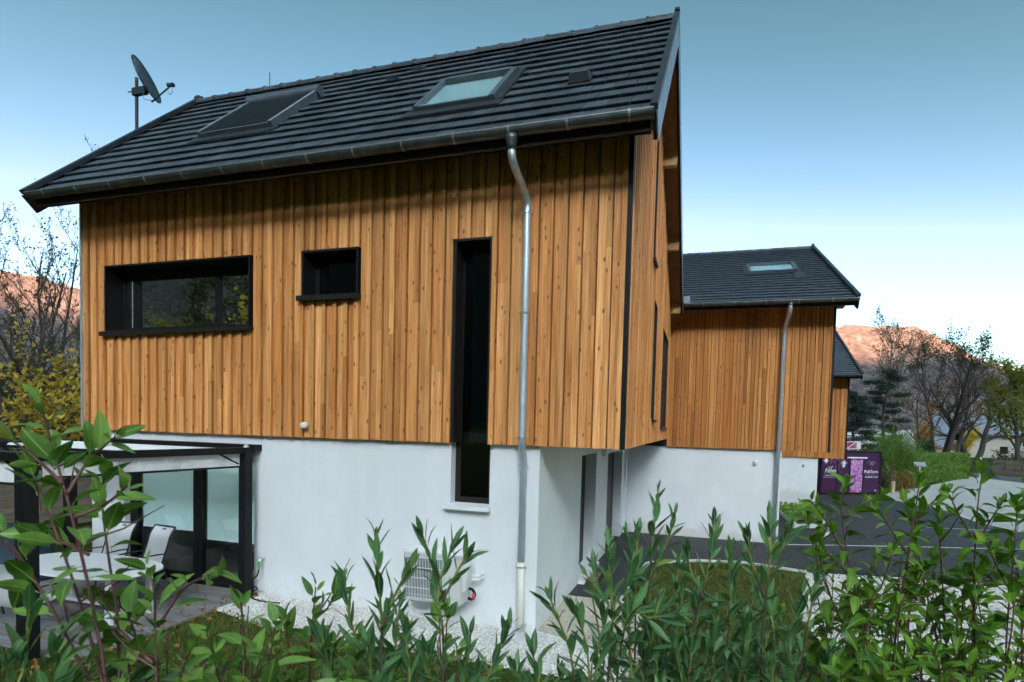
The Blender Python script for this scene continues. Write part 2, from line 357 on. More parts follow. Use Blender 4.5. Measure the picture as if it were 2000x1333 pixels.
# ------------------------------------------------------------------ ground, hills
def ground():
    def axis(a, b, st, far):
        mid = list(np.arange(a, b + 1e-6, st)); lo = [a - st * 1.5 * (1.55 ** k) for k in range(1, 19)][::-1]; hi = [b + st * 1.5 * (1.55 ** k) for k in range(1, 19)]
        return np.array([q for q in lo if q > -far] + mid + [q for q in hi if q < far])
    xs = axis(-16, 18, .4, 4200); ys = np.unique(np.concatenate([axis(-8, 40, .4, 4200), [0, 9.27, 22.1, 60]]))
    X, Y = np.meshgrid(xs, ys); Z = gz(X, Y)
    Z = Z + .03 * np.sin(X * 1.7 + .5) * np.sin(Y * 1.3) * (Y < -1) * (X > -6)
    V = np.stack([X, Y, Z], -1).reshape(-1, 3); nx = len(xs)
    i = np.arange((len(ys) - 1) * (nx - 1)); r = i // (nx - 1); c = i % (nx - 1); a = r * nx + c
    F = np.stack([a, a + 1, a + nx + 1, a + nx], -1)
    mt, n, l, b = base('lawn_soil')
    v = coords(n, l); f1 = noise(n, l, v, .8, 4); f2 = noise(n, l, v, 9, 5)
    r1 = ramp(n, l, f1, [(.3, (.035, .060, .012)), (.55, (.060, .090, .018)), (.75, (.10, .10, .025))]); r2 = ramp(n, l, f2, [(.35, (.55, .55, .5)), (.7, (1.25, 1.2, 1.1))])
    l.new(mixc(n, l, 1.0, r1.outputs[0], r2.outputs[0], 'MULTIPLY'), b.inputs['Base Color']); b.inputs['Roughness'].default_value = .95; b.inputs['Specular IOR Level'].default_value = .1
    bump(n, l, b, f2, .8, .03)
    o = link('ground', fast_mesh('ground', V, F, mt, True)); struct(o)
ground()

def hmix(x, y, s, seed):
    """cheap value noise for terrain"""
    rg = np.random.default_rng(seed); T = rg.random((64, 64))
    gx = x / s; gy = y / s; i = np.floor(gx).astype(int); j = np.floor(gy).astype(int); u = smooth(gx - i); v = smooth(gy - j)
    g = lambda a, b: T[a % 64, b % 64]
    return (g(i, j) * (1 - u) + g(i + 1, j) * u) * (1 - v) + (g(i, j + 1) * (1 - u) + g(i + 1, j + 1) * u) * v
def forest_mat(name, stops, tree=.16):
    mt, n, l, b = base(name); v = coords(n, l, scale=(1, 1, .6))
    f = noise(n, l, v, tree, 8, .75); f2 = noise(n, l, v, .02, 6, .65)
    r = ramp(n, l, f2, stops); r2 = ramp(n, l, f, [(.34, (.50, .50, .52)), (.5, (1.0, .98, .96)), (.66, (1.45, 1.38, 1.28))])
    l.new(mixc(n, l, 1.0, r.outputs[0], r2.outputs[0], 'MULTIPLY'), b.inputs['Base Color']); b.inputs['Roughness'].default_value = 1; b.inputs['Specular IOR Level'].default_value = 0
    bump(n, l, b, f, 1.0, 14); return mt
AUT = forest_mat('autumn_forest', [(.30, (.12, .135, .145)), (.42, (.24, .225, .235)), (.60, (.33, .295, .30)), (.78, (.17, .17, .18))])
CON = forest_mat('dark_forest', [(.35, (.09, .10, .095)), (.65, (.17, .17, .155))])
def hill(name, az0, az1, naz, r0, r1, nr, prof, mt, seed, rough, label, ridge=.62):
    A = np.radians(np.linspace(az0, az1, naz)); T = np.linspace(0, 1, nr)
    AA, TT = np.meshgrid(A, T); Rr = r0 + (r1 - r0) * TT
    H = prof(np.degrees(AA))
    shape = np.where(TT < ridge, smooth(TT / ridge) ** .8, smooth((1 - TT) / (1 - ridge)))
    X = np.sin(AA) * Rr; Y = np.cos(AA) * Rr
    nz_ = (hmix(X, Y, 46, seed) - .5) * 2.2 + (hmix(X, Y, 15, seed + 1) - .5) * 1.1 + (hmix(X, Y, 5, seed + 2) - .5) * .9
    Z = H * shape + rough * 1.35 * nz_ * np.clip(shape * 2, 0, 1) * (.35 + .65 * np.sin(np.pi * TT)) - 2.5
    V = np.stack([X, Y, Z], -1).reshape(-1, 3)
    i = np.arange((nr - 1) * (naz - 1)); r = i // (naz - 1); c = i % (naz - 1); a = r * naz + c
    F = np.stack([a, a + naz, a + naz + 1, a + 1], -1)
    o = link(name, fast_mesh(name, V, F, mt, True)); struct(o, label=label); return o
# wooded hill seen behind the houses (ridge near 620 m) and an unseen ridge behind the photographer, shaped to shade the houses
hill('hill', -88, 46, 560, 330, 800, 90, lambda a: np.interp(a, [-88, -66, -56, -30, 10, 14, 19, 22.2, 25, 30, 46], [116, 114, 110, 112, 110, 106, 100, 79, 64, 44, 20]), AUT, 3, 4.2, 'wooded autumn hill behind the houses, its top lit orange')
HB = 2035
hill('hill', 92, 268, 220, 1400, 6800, 44, lambda a: np.interp(a, [92, 112, 130, 215, 240, 268], [700, 1700, HB, HB, 1800, 700]), CON, 9, 3, 'dark wooded ridge behind the photographer, unseen, shaped to shade the houses', ridge=.481)

def drape(name, poly, mt, dz, step=.6, thick=0):
    bm = bmesh.new(); f = bm.faces.new([bm.verts.new((x, y, 0)) for x, y in poly])
    xs = [p[0] for p in poly]; ys = [p[1] for p in poly]
    for ax, lo, hi in ((0, min(xs), max(xs)), (1, min(ys), max(ys))):
        q = math.floor(lo / step) * step + step
        while q < hi:
            co = [0, 0, 0]; no = [0, 0, 0]; co[ax] = q; no[ax] = 1
            bmesh.ops.bisect_plane(bm, geom=bm.verts[:] + bm.edges[:] + bm.faces[:], dist=1e-5, plane_co=co, plane_no=no); q += step
        if ax == 1:
            for k in (0, 9.27, 22.1, 60):
                if lo < k < hi: bmesh.ops.bisect_plane(bm, geom=bm.verts[:] + bm.edges[:] + bm.faces[:], dist=1e-5, plane_co=(0, k, 0), plane_no=(0, 1, 0))
    for v in bm.verts: v.co.z = gzf(v.co.x, v.co.y) + dz
    if thick:
        r = bmesh.ops.extrude_face_region(bm, geom=bm.faces[:])
        for v in [g for g in r['geom'] if isinstance(g, bmesh.types.BMVert)]: v.co.z -= thick
    bmesh.ops.recalc_face_normals(bm, faces=bm.faces)
    if not thick:
        for fc in bm.faces:
            if fc.normal.z < 0: fc.normal_flip()
    me = bpy.data.meshes.new(name); bm.to_mesh(me); bm.free(); me.materials.append(mt)
    return struct(link(name, me))
drape('driveway', [(-1.19, 2.1), (-.25, 2.15), (-.05, 5.3), (1.0, 6.05), (2.0, 6.28), (3.3, 5.9), (5.2, 6.3), (13, 6.9), (13.2, 18.2), (13.4, 25.5), (11.5, 31.2), (7.6, 30.2), (7.4, 22.1), (3.3, 22.1), (3.16, 9.27), (-1.19, 9.27)], M['asphalt'], .022)
drape('gravel_strip', [(-6.02, -.62), (-4.9, -.95), (-1.3, -1.0), (.25, -1.05), (-.1, -.1), (-1.19, .2), (-6.0, .2)], M['gravel'], .018, .4)
drape('gravel_path', [(-1.19, .2), (-.1, -.1), (.25, -.9), (.45, .6), (-.1, 2.1), (-1.19, 2.08)], M['sand'], .020, .4)
drape('parking_bay', [(3.28, 5.78), (2.62, 2.6), (2.66, 1.1), (3.3, .35), (9.5, .3), (9.6, 6.55), (5.2, 6.2)], M['gravel'], .020, .5)
drape('road', [(13.2, 18.6), (40, 6), (60, 30), (29.2, 50.2), (27.2, 57), (16.7, 39.5), (12.9, 33.9), (11.6, 31.3), (13.4, 25.6)], M['road'], .012, 3)
drape('verge_bank', [(27.4, 58.5), (29.6, 52), (61, 31.5), (120, 60), (60, 120)], M['soil'], .05, 6)
def ribbon(pts, wd):
    L = []; R_ = []
    for i, p in enumerate(pts):
        a = Vector(pts[max(i - 1, 0)]); b = Vector(pts[min(i + 1, len(pts) - 1)]); d = (b - a).normalized(); nn = Vector((-d.y, d.x)) * wd / 2
        L.append(tuple(Vector(p) + nn)); R_.append(tuple(Vector(p) - nn))
    return L + R_[::-1]
for pts, wd in (([(3.0, 9.05), (4.28, 9.66), (6.65, 10.74), (10.2, 12.28), (12.4, 13.25)], .13), ([(4.33, 9.85), (5.3, 13.4), (6.25, 17.2)], .12), ([(9.0, 17.2), (13.05, 18.2), (13.35, 24.5)], .14)):
    drape('road_marking', ribbon(pts, wd), M['line'], .030, .8)
for pts in ([(-.08, 5.25), (1.0, 6.0), (2.0, 6.24), (3.3, 5.86)], [(-.3, 2.15), (-.1, 5.2)]):
    drape('kerb', ribbon(pts, .08), M['concrete'], .05, .8, .12)
drape('kerb', ribbon([(27.2, 57.4), (29.3, 51.2), (60, 31.2)], .35), M['kerbstone'], .35, 1.0, .5)

# ------------------------------------------------------------------ shared pieces
UNIT = {}
def unit_box(key, mt):
    if key not in UNIT:
        UNIT[key] = MB().box((0, 0, 0), (1, 1, 1)).mesh(key, mt)
    return UNIT[key]
def piece(name, mt_key, a, b, parent, key=None):
    """a cheap box piece sharing one unit mesh"""
    me = unit_box(key or name + '_' + mt_key, M[mt_key])
    mtx = Matrix.Translation(a) @ Matrix.Diagonal((b[0] - a[0], b[1] - a[1], b[2] - a[2], 1))
    return link(name, me, parent, mtx)
def cladding(house, plane, c0, u0, u1, z0, ztop, openings, pitch=.2, wide=.128, mt='larch', splits=.55, names=('cladding_board', 'cladding_batten'), flip=False, start=0.0):
    """board-and-batten cladding. plane 'y': front at y=c0 looking -y; plane 'x': front at x=c0 looking +x"""
    u = u0 + start; k = 0
    def put(nm, ua, ub, d0, d1):
        ua = max(ua, u0); ub = min(ub, u1)
        if ub - ua < .012: return
        zt = ztop((ua + ub) / 2); spans = [(z0, zt)]
        for (oa, ob, oz0, oz1) in openings:
            if ub > oa + .015 and ua < ob - .015:
                ns = []
                for a, b in spans:
                    if oz0 > a + .03: ns.append((a, min(b, oz0)))
                    if oz1 < b - .03: ns.append((max(a, oz1), b))
                    if oz1 <= a or oz0 >= b: ns = ns or [(a, b)]
                spans = ns
        for a, b in spans:
            cuts = [a]
            if b - a > 1.2 and random.random() < splits:
                cuts.append(a + (b - a) * random.uniform(.2, .8))
            cuts.append(b)
            for q in range(len(cuts) - 1):
                e = random.uniform(-.0025, .0025)
                lo, hi = cuts[q] + (.0012 if q else random.uniform(-.004, .004)), cuts[q + 1]
                if plane == 'y': piece(nm, mt, (ua, c0 + d0 + e, lo), (ub, c0 + d1, hi), house, 'board_' + mt)
                else: piece(nm, mt, (c0 - d1, ua, lo), (c0 - d0 - e, ub, hi), house, 'board_' + mt)
    while u < u1:
        wv = wide + random.uniform(-.012, .012)
        put(names[0], u + .012, u + wv - .007, .034, .060)
        put(names[1], u + wv, u + pitch - .004, 0.0, .064)
        u += pitch
def roof_frame(E, R_):
    d = Vector((0, R_[0] - E[0], R_[1] - E[1])); L = d.length; d.normalize(); nrm = Vector((0, -d.z, d.y)) if d.y > 0 else Vector((0, d.z, -d.y))
    return d, nrm, L
def make_roof(house, x0, x1, E, R_, F, rows, tw, n_ind, holes=(), label=None, notch=None):
    """E eave, R ridge, F rear eave as (y, z) of the tile surface. returns roof part and a point function"""
    d, nrm, L = roof_frame(E, R_); d2, n2, L2 = roof_frame(R_, F)
    n2 = Vector((0, -d2.z, d2.y))
    def P(x, s, h=0): return Vector((x, E[0], E[1])) + d * s + nrm * h
    def Q(x, s, h=0): return Vector((x, R_[0], R_[1])) + d2 * s + n2 * h
    b = MB(); t0, t1 = -.075, -.25
    ya = [(P(0, .02, t0)), (P(0, L, t0))]
    prof_top = [P(0, .03, t0), P(0, L, t0) + Vector((0, 0, 0)), Q(0, L2, t0)]
    # mitre of the underside at the ridge
    a = P(0, 0, t1); bq = Q(0, 0, t1)
    # intersect lines a + d*t and bq + d2*u
    den = d.y * d2.z - d.z * d2.y; tt = ((bq.y - a.y) * d2.z - (bq.z - a.z) * d2.y) / den; ap = a + d * tt
    a2 = P(0, 0, t0); b2 = Q(0, 0, t0); tt2 = ((b2.y - a2.y) * d2.z - (b2.z - a2.z) * d2.y) / den; ap2 = a2 + d * tt2
    poly = [(P(0, .03, t0).y, P(0, .03, t0).z), (ap2.y, ap2.z), (Q(0, L2, t0).y, Q(0, L2, t0).z), (Q(0, L2, t1).y, Q(0, L2, t1).z), (ap.y, ap.z), (P(0, .03, t1).y, P(0, .03, t1).z)]
    if notch:
        yc, zc = P(0, notch[1], 0).y, None
        def cut(keep_high):
            out = []
            for i in range(len(poly)):
                p, q = poly[i], poly[(i + 1) % len(poly)]
                inp, inq = (p[0] >= yc) == keep_high, (q[0] >= yc) == keep_high
                if inp: out.append(p)
                if inp != inq: t = (yc - p[0]) / (q[0] - p[0]); out.append((yc, p[1] + (q[1] - p[1]) * t))
            return out
        b.prism(cut(False), 'x', notch[0], x1); b.prism(cut(True), 'x', x0, x1)
    else: b.prism(poly, 'x', x0, x1)
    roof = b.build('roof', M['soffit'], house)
    # tiles
    ex = L / rows; tl = ex + .06
    th = .050
    def tile_pts(w_):
        g = .0055
        return [(g, .038, -th), (w_ - g, .038, -th), (w_ - g, tl, -.062), (g, tl, -.062), (g, 0, 0), (w_ - g, 0, 0), (w_ - g, tl, -.046), (g, tl, -.046)]
    unit = MB().hexa(tile_pts(tw)).mesh('roof_tile', M['tile'])
    tiles = []
    for r in range(rows):
        s = r * ex; x = x0 - (tw / 2 if r % 2 else 0)
        while x < x1:
            lo_ = notch[0] if notch and s < notch[1] else x0
            a_, b_ = max(x, lo_ + .01), min(x + tw, x1 - .01); x += tw
            if b_ - a_ < .03: continue
            cx, cs = (a_ + b_) / 2, s + ex / 2
            skip = False
            for hx0, hx1, hs0, hs1 in holes:
                if hx0 < a_ and b_ < hx1 and hs0 < s and s + ex < hs1: skip = True
            if not skip: tiles.append((a_, b_, s))
    base_m = Matrix(((1, 0, 0, 0), (0, d.y, nrm.y, 0), (0, d.z, nrm.z, 0), (0, 0, 0, 1)))
    tiles.sort(key=lambda q: (P((q[0] + q[1]) / 2, q[2]) - CAM_POS).length)
    rest = MB()
    for k, (a_, b_, s) in enumerate(tiles):
        p = P(a_, s, random.uniform(-.003, .003)); sx = (b_ - a_) / tw
        mt4 = Matrix.Translation(p) @ base_m @ Matrix.Rotation(random.uniform(-.004, .004), 4, 'Z') @ Matrix.Diagonal((sx, 1, 1, 1))
        if k < n_ind:
            o = bpy.data.objects.new('roof_tile', unit); COL.objects.link(o); o.parent = roof; o.matrix_basis = mt4
        else:
            st = len(rest.v); rest.hexa(tile_pts(tw)); rest.xf(mt4, st)
    if rest.v:
        o = rest.build('roof_tile_field', M['tile'], roof); o['kind'] = 'stuff'
    # rear covering (plain courses) 
    rr = MB(); nr = int(L2 / .36)
    for k in range(nr):
        s = k * L2 / nr
        pts = [Q(x0, s, -.05), Q(x1, s, -.05), Q(x1, s + L2 / nr, -.062), Q(x0, s + L2 / nr, -.062), Q(x0, s, -.02), Q(x1, s, -.02), Q(x1, s + L2 / nr, -.002), Q(x0, s + L2 / nr, -.002)]
        rr.hexa([tuple(q) for q in pts])
    o = rr.build('rear_tile_courses', M['tile'], roof)
    # ridge tiles
    pr = [(.125 * math.cos(t), .125 * math.sin(t)) for t in np.linspace(-.35, math.pi + .35, 9)]
    rm = MB(); n = len(pr)
    for xx, sc_ in ((0, 1.13), (.05, 1.13), (.052, 1.0), (.47, .96)):
        rm.v += [(xx, q[0] * sc_, q[1] * sc_ * .8) for q in pr]
    for i in range(3):
        for k in range(n - 1): rm.f.append((i * n + k, i * n + k + 1, (i + 1) * n + k + 1, (i + 1) * n + k))
    rm.f.append(tuple(range(n)))
    rme = rm.mesh('ridge_tile', M['tile'], False); nrid = int((x1 - x0 - .1) / .43); stp = (x1 - x0 - .12) / nrid
    for k in range(nrid):
        o = bpy.data.objects.new('ridge_tile', rme); COL.objects.link(o); o.parent = roof
        o.matrix_basis = Matrix.Translation((x0 + .05 + k * stp, R_[0], R_[1] - .06 + random.uniform(-.004, .004)))
    return roof, P, Q, L, L2, d, nrm, d2, n2
def verge(house, xa, xb, P, Q, L, L2, panels, right=True):
    """metal capping along a gable edge, boards below it, panels on the outer face"""
    b = MB()
    def strip(fn, s0, s1, h0, h1, a, c):
        return [tuple(fn(a, s0, h0)), tuple(fn(c, s0, h0)), tuple(fn(c, s1, h0)), tuple(fn(a, s1, h0)), tuple(fn(a, s0, h1)), tuple(fn(c, s0, h1)), tuple(fn(c, s1, h1)), tuple(fn(a, s1, h1))]
    xc = xb if right else xa
    b.hexa(strip(P, -.08, L + .12, .004, .075, xa, xb)); b.hexa(strip(Q, -.1, L2, .002, .073, xa + .002, xb - .002))
    o = b.build('verge_capping', M['verge'], house)
    bb = MB()
    i0, i1 = (xb - .06, xb - .018) if right else (xa + .018, xa + .06)
    bb.hexa(strip(P, -.12, L + .05, -.30, .0, i0, i1)); bb.hexa(strip(Q, .22, L2, -.30, -.002, i0 + .002, i1 - .002))
    bb.build('verge_board', M['brown'], house)
    if panels:
        stp = L / panels
        for k in range(panels):
            e = .011
            piece_ = MB().hexa(strip(P, k * stp - (.1 if k == 0 else 0) + e, (k + 1) * stp - e, -.34, .0, xb - .017, xb - .003))
            piece_.build('verge_panel', M['vergelight'], house)
        n2_ = max(4, int(L2 / .8))
        for k in range(n2_):
            MB().hexa(strip(Q, .3 + k * (L2 - .3) / n2_ + .004, .3 + (k + 1) * (L2 - .3) / n2_ - .004, -.34, -.002, xb - .017, xb - .003)).build('verge_panel', M['vergelight'], house)
def gutter(house, x0, x1, yc, z, r=.078, brk=.75, off=.3):
    b = MB(); n = 13
    outer = [(yc - r * math.cos(t), z - r * math.sin(t)) for t in np.linspace(0, math.pi, n)]
    inner = [(yc - (r - .008) * math.cos(t), z - (r - .008) * math.sin(t)) for t in np.linspace(0, math.pi, n)]
    poly = outer + inner[::-1]
    b.prism(poly, 'x', x0, x1)
    for xe in (x0, x1 - .004): b.prism(outer, 'x', xe - .002, xe + .004)
    g = b.build('gutter', M['zincdark'], house, smooth=False)
    MB().tube([(x0, yc - r, z + .006), (x1, yc - r, z + .006)], .010, 6).build('gutter_bead', M['bracket'], g)
    bm_ = MB()
    pts = [(0, yc - (r + .006) * math.cos(t), z - (r + .006) * math.sin(t)) for t in np.linspace(-.25, math.pi * .62, 9)]
    for i in range(len(pts) - 1):
        p, q = Vector(pts[i]), Vector(pts[i + 1]); bm_.hexa([(-.013, p.y, p.z), (.013, p.y, p.z), (.013, q.y, q.z), (-.013, q.y, q.z), (-.013, p.y - .004, p.z + .001), (.013, p.y - .004, p.z + .001), (.013, q.y - .004, q.z - .002), (-.013, q.y - .004, q.z - .002)])
    me = bm_.mesh('gutter_bracket', M['bracket']); x = x0 + off
    while x < x1:
        o = bpy.data.objects.new('gutter_bracket', me); COL.objects.link(o); o.parent = g; o.matrix_basis = Matrix.Translation((x, 0, 0)); x += brk
    return g
def smoothpath(pts, k=6):
    pts = [Vector(p) for p in pts]; out = []
    for i in range(len(pts) - 1):
        p0, p1, p2, p3 = pts[max(i - 1, 0)], pts[i], pts[i + 1], pts[min(i + 2, len(pts) - 1)]
        for q in range(k):
            t = q / k; out.append(.5 * ((2 * p1) + (p2 - p0) * t + (2 * p0 - 5 * p1 + 4 * p2 - p3) * t * t + (3 * p1 - p0 - 3 * p2 + p3) * t ** 3))
    out.append(pts[-1]); return out
def frame_rect(b, axis, c0, c1, u0, u1, z0, z1, t):
    """rectangular frame of bars in plane, depth c0..c1, bar width t"""
    def bx(ua, ub, za, zb):
        if axis == 'y': b.box((ua, c0, za), (ub, c1, zb))
        else: b.box((c0, ua, za), (c1, ub, zb))
    bx(u0, u0 + t, z0, z1); bx(u1 - t, u1, z0, z1); bx(u0 + t, u1 - t, z0, z0 + t); bx(u0 + t, u1 - t, z1 - t, z1)
    return b
def skylight(house, P, base_m, x0, x1, s0, s1, label=None):
    def bx(b, xa, xb, sa, sb, ha, hb):
        b.hexa([tuple(P(*q)) for q in ((xa, sa, ha), (xb, sa, ha), (xb, sb, ha), (xa, sb, ha), (xa, sa, hb), (xb, sa, hb), (xb, sb, hb), (xa, sb, hb))])
    b = MB(); t = .085
    bx(b, x0, x0 + t, s0, s1, -.05, .075); bx(b, x1 - t, x1, s0, s1, -.05, .075); bx(b, x0 + t, x1 - t, s0, s0 + .06, -.05, .06); bx(b, x0 + t, x1 - t, s1 - .12, s1, -.05, .085)
    sk = b.build('skylight', M['shutter'], house)
    if label: sk['label'] = label
    f = MB(); bx(f, x0 - .12, x1 + .12, s0 - .22, s0 - .002, -.028, .012); bx(f, x0 - .1, x0 - .002, s0, s1 + .1, -.03, .02); bx(f, x1 + .002, x1 + .1, s0, s1 + .1, -.03, .02); bx(f, x0, x1, s1 + .002, s1 + .12, -.03, .03)
    f.build('flashing', M['verge'], sk)
    p = MB(); bx(p, x0 + t - .005, x1 - t + .005, s0 + .055, s1 - .115, .035, .044); p.build('pane', M['glass'], sk)
    q = MB(); bx(q, x0 + t - .003, x1 - t + .003, s0 + .065, s1 - .2, .0, .012); q.build('blind', M['skyblind'], sk)
    return sk
def wall_lamp(house, c, axis, name='wall_lamp', r=.055):
    b = MB(); n = 12
    if axis == 'y': MB_ = [(c[0], c[1], c[2]), (c[0], c[1] - .05, c[2]), (c[0], c[1] - .09, c[2] - .008), (c[0], c[1] - .10, c[2] - .01)]
    else: MB_ = [(c[0], c[1], c[2]), (c[0] + .05, c[1], c[2]), (c[0] + .09, c[1], c[2] - .008), (c[0] + .10, c[1], c[2] - .01)]
    b.tube(MB_, [r, r, r * .8, r * .3], n)
    return b.build(name, M['plastic'], house, smooth=False)

# ------------------------------------------------------------------ house in front
L1 = 9.815
E1, R1, F1 = (-.6213, 6.627), (2.596, 9.949), (9.12, 6.43)
h1 = thing('house', (-4.9, 4.5, 0), 'large timber-clad house in front with a dish, white rendered ground floor and steep dark roof', 'house', 'row of timber-clad houses')
# rendered ground floor
b = MB(); yf, yb = .1165, .42
for x0, x1, z0, z1 in ((-9.765, -8.965, -.5, 2.65), (-8.965, -6.08, 2.44, 2.65), (-6.08, -2.541, -.5, 2.65), (-2.541, -1.93, -.5, 1.70), (-1.93, -1.19, -.5, 2.65)):
    b.box((x0, yf, z0), (x1, yb, z1))
for y0, y1, z0, z1 in ((yb, 2.92, -.6, 2.65), (2.92, 4.43, 2.385, 2.65), (4.43, 5.94, -.6, 2.65), (5.94, 8.46, 2.30, 2.65), (8.46, 9.25, -.6, 2.65)):
    b.box((-1.49, y0, z0), (-1.19, y1, z1))
b.box((-9.765, yb, -.5), (-9.465, 8.9, 2.65)); b.box((-9.465, 8.6, -.5), (-1.49, 8.9, 2.65))
b.build('rendered_wall', M['plaster'], h1)
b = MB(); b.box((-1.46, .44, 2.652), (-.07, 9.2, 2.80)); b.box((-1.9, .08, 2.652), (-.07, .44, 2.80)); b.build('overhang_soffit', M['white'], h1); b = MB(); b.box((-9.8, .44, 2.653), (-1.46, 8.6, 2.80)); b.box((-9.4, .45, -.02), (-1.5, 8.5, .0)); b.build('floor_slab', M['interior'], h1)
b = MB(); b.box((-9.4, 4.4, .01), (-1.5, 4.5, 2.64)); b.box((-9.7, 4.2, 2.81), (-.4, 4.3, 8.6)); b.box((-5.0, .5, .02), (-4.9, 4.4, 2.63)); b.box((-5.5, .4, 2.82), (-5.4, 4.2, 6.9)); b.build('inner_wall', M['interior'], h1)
# timber storey core
b = MB(); y0, y1 = .068, .35
TOPZ = 6.95
def fr(x0, x1, z0=2.66, z1=TOPZ): b.box((x0, y0, z0), (x1, y1, z1))
fr(-9.815, -9.25); fr(-9.25, -6.08, 2.66, 4.375); fr(-9.25, -6.08, 5.535); fr(-6.08, -5.084); fr(-5.084, -4.075, 2.66, 4.83); fr(-5.084, -4.075, 5.535); fr(-4.075, -2.491); fr(-2.491, -1.925, 5.535); fr(-1.925, -.35)
def rear_soffit(y): return R1[1] + (y - R1[0]) * (F1[1] - R1[1]) / (F1[0] - R1[0])
def front_soffit(y): return E1[1] + (y - E1[0]) * (R1[1] - E1[1]) / (R1[0] - E1[0])
gp = [(.05, 2.66), (9.2, 2.66), (9.2, rear_soffit(9.2) - .2), (R1[0], R1[1] - .27), (.05, front_soffit(.05) - .24)]
b.prism(gp, 'x', -.35, -.068); b.prism(gp, 'x', -9.815, -9.5); b.box((-9.5, 8.9, 2.66), (-.35, 9.2, 6.4))
b.build('timber_wall_core', M['core'], h1)
W1o, W2o, W3o = (-9.25, -6.08, 4.375, 5.535), (-5.084, -4.075, 4.83, 5.535), (-2.491, -1.925, 2.0, 5.535)
cladding(h1, 'y', 0.0, -L1, -.072, 2.65, lambda u: 6.72, [W1o, W2o, W3o], start=-.04)
piece('corner_profile', 'black', (-.070, -.004, 2.645), (-.004, .05, 6.75), h1)
piece('corner_profile', 'zinc', (-9.85, -.004, 2.645), (-9.816, .06, 6.75), h1, 'corner_zinc')
S_A, S_B, S_C = (3.02, 3.55, 6.05, 8.6), (3.80, 4.50, 3.12, 5.46), (6.25, 8.45, 2.98, 5.38)
def gable_top(y): return (front_soffit(y) - .30) if y < R1[0] else (rear_soffit(y) - .25)
cladding(h1, 'x', 0.0, .03, 9.22, 2.65, gable_top, [S_A, S_B, S_C], splits=.3)
for i, (ua, ub, za, zb) in enumerate((S_A, S_B, S_C)):
    wn = frame_rect(MB(), 'x', -.067, -.012, ua, ub, za, min(zb, gable_top(ub) - .02), .03).build('window', M['core'], h1)
    MB().box((-.067, ua + .03, za + .03), (-.060, ub - .03, min(zb, gable_top(ub)) - .05)).build('pane', M['core'], wn)
    MB().box((-.045, ua - .02, za - .05), (.05, ub + .02, za - .002)).build('sill', M['brown'], wn)
# front windows
wn = MB(); t = .03   # wide strip window: dark reveal lining, then frame
for a, c in (((-9.25, -.003, 4.40), (-9.22, .34, 5.535)), ((-6.11, -.003, 4.40), (-6.08, .34, 5.535)), ((-9.22, -.003, 5.505), (-6.11, .34, 5.535)), ((-9.22, .0, 4.385), (-6.11, .34, 4.405))): wn.box(a, c)
frame_rect(wn, 'y', .30, .36, -9.22, -6.11, 4.405, 5.505, .05)
for x0, x1 in ((-8.98, -8.86), (-7.10, -7.0)): wn.box((x0, .295, 4.43), (x1, .365, 5.49))
wn.box((-9.17, .305, 5.33), (-6.16, .36, 5.46)); wn.box((-9.17, .305, 4.455), (-6.16, .36, 4.50))
w1 = wn.build('window', M['black'], h1); w1['label'] = 'wide strip window reflecting trees'
for x0, x1 in ((-9.16, -8.98), (-8.86, -7.10), (-7.0, -6.16)): MB().box((x0, .325, 4.50), (x1, .335, 5.33)).build('pane', M['glassw'], w1)
MB().box((-8.995, .29, 4.50), (-8.975, .2955, 5.33)).build('seal', M['kerbstone'], w1)
MB().hexa([(-9.30, -.075, 4.30), (-6.03, -.075, 4.335), (-6.03, .3, 4.375), (-9.30, .3, 4.365), (-9.30, -.075, 4.375), (-6.03, -.075, 4.395), (-6.03, .3, 4.403), (-9.30, .3, 4.403)]).build('sill', M['brown'], w1)
wn = MB()
for a, c in (((-5.084, -.003, 4.85), (-5.05, .31, 5.535)), ((-4.109, -.003, 4.85), (-4.075, .31, 5.535)), ((-5.05, -.003, 5.5), (-4.109, .31, 5.535)), ((-5.05, .0, 4.835), (-4.109, .31, 4.855))): wn.box(a, c)
frame_rect(wn, 'y', .27, .32, -5.05, -4.109, 4.855, 5.5, .07)
w2 = wn.build('window', M['black'], h1); w2['label'] = 'small square black window'
MB().box((-4.98, .29, 4.925), (-4.18, .30, 5.43)).build('pane', M['glassd'], w2)
MB().box((-5.13, -.075, 4.755), (-4.04, .26, 4.833)).build('sill', M['brown'], w2)
wn = MB()
for a, c in (((-2.491, -.003, 2.66), (-2.46, .31, 5.535)), ((-1.955, -.003, 2.66), (-1.925, .31, 5.535)), ((-2.46, -.003, 5.5), (-1.955, .31, 5.535))): wn.box(a, c)
frame_rect(wn, 'y', .27, .33, -2.541, -1.93, 1.765, 5.5, .085); 
w3 = wn.build('window', M['brown'], h1); w3['label'] = 'tall narrow window crossing both storeys'
for z0, z1 in ((1.85, 5.415),): MB().box((-2.46, .295, z0), (-2.01, .305, z1)).build('pane', M['glassd'], w3)
MB().hexa([(-2.60, .0, 1.69), (-1.90, .0, 1.69), (-1.90, .27, 1.70), (-2.60, .27, 1.70), (-2.60, .0, 1.745), (-1.90, .0, 1.745), (-1.90, .27, 1.765), (-2.60, .27, 1.765)]).build('sill', M['white'], w3)
b = MB(); b.prism([(-2.27, 1.5), (-2.05, 1.5), (-2.02, 2.45), (-2.14, 2.12), (-2.27, 2.05)], 'y', .9, 1.0); b.box((-2.36, 1.0, 3.3), (-2.28, 1.05, 4.15)); b.build('stair_string', M['white'], h1)
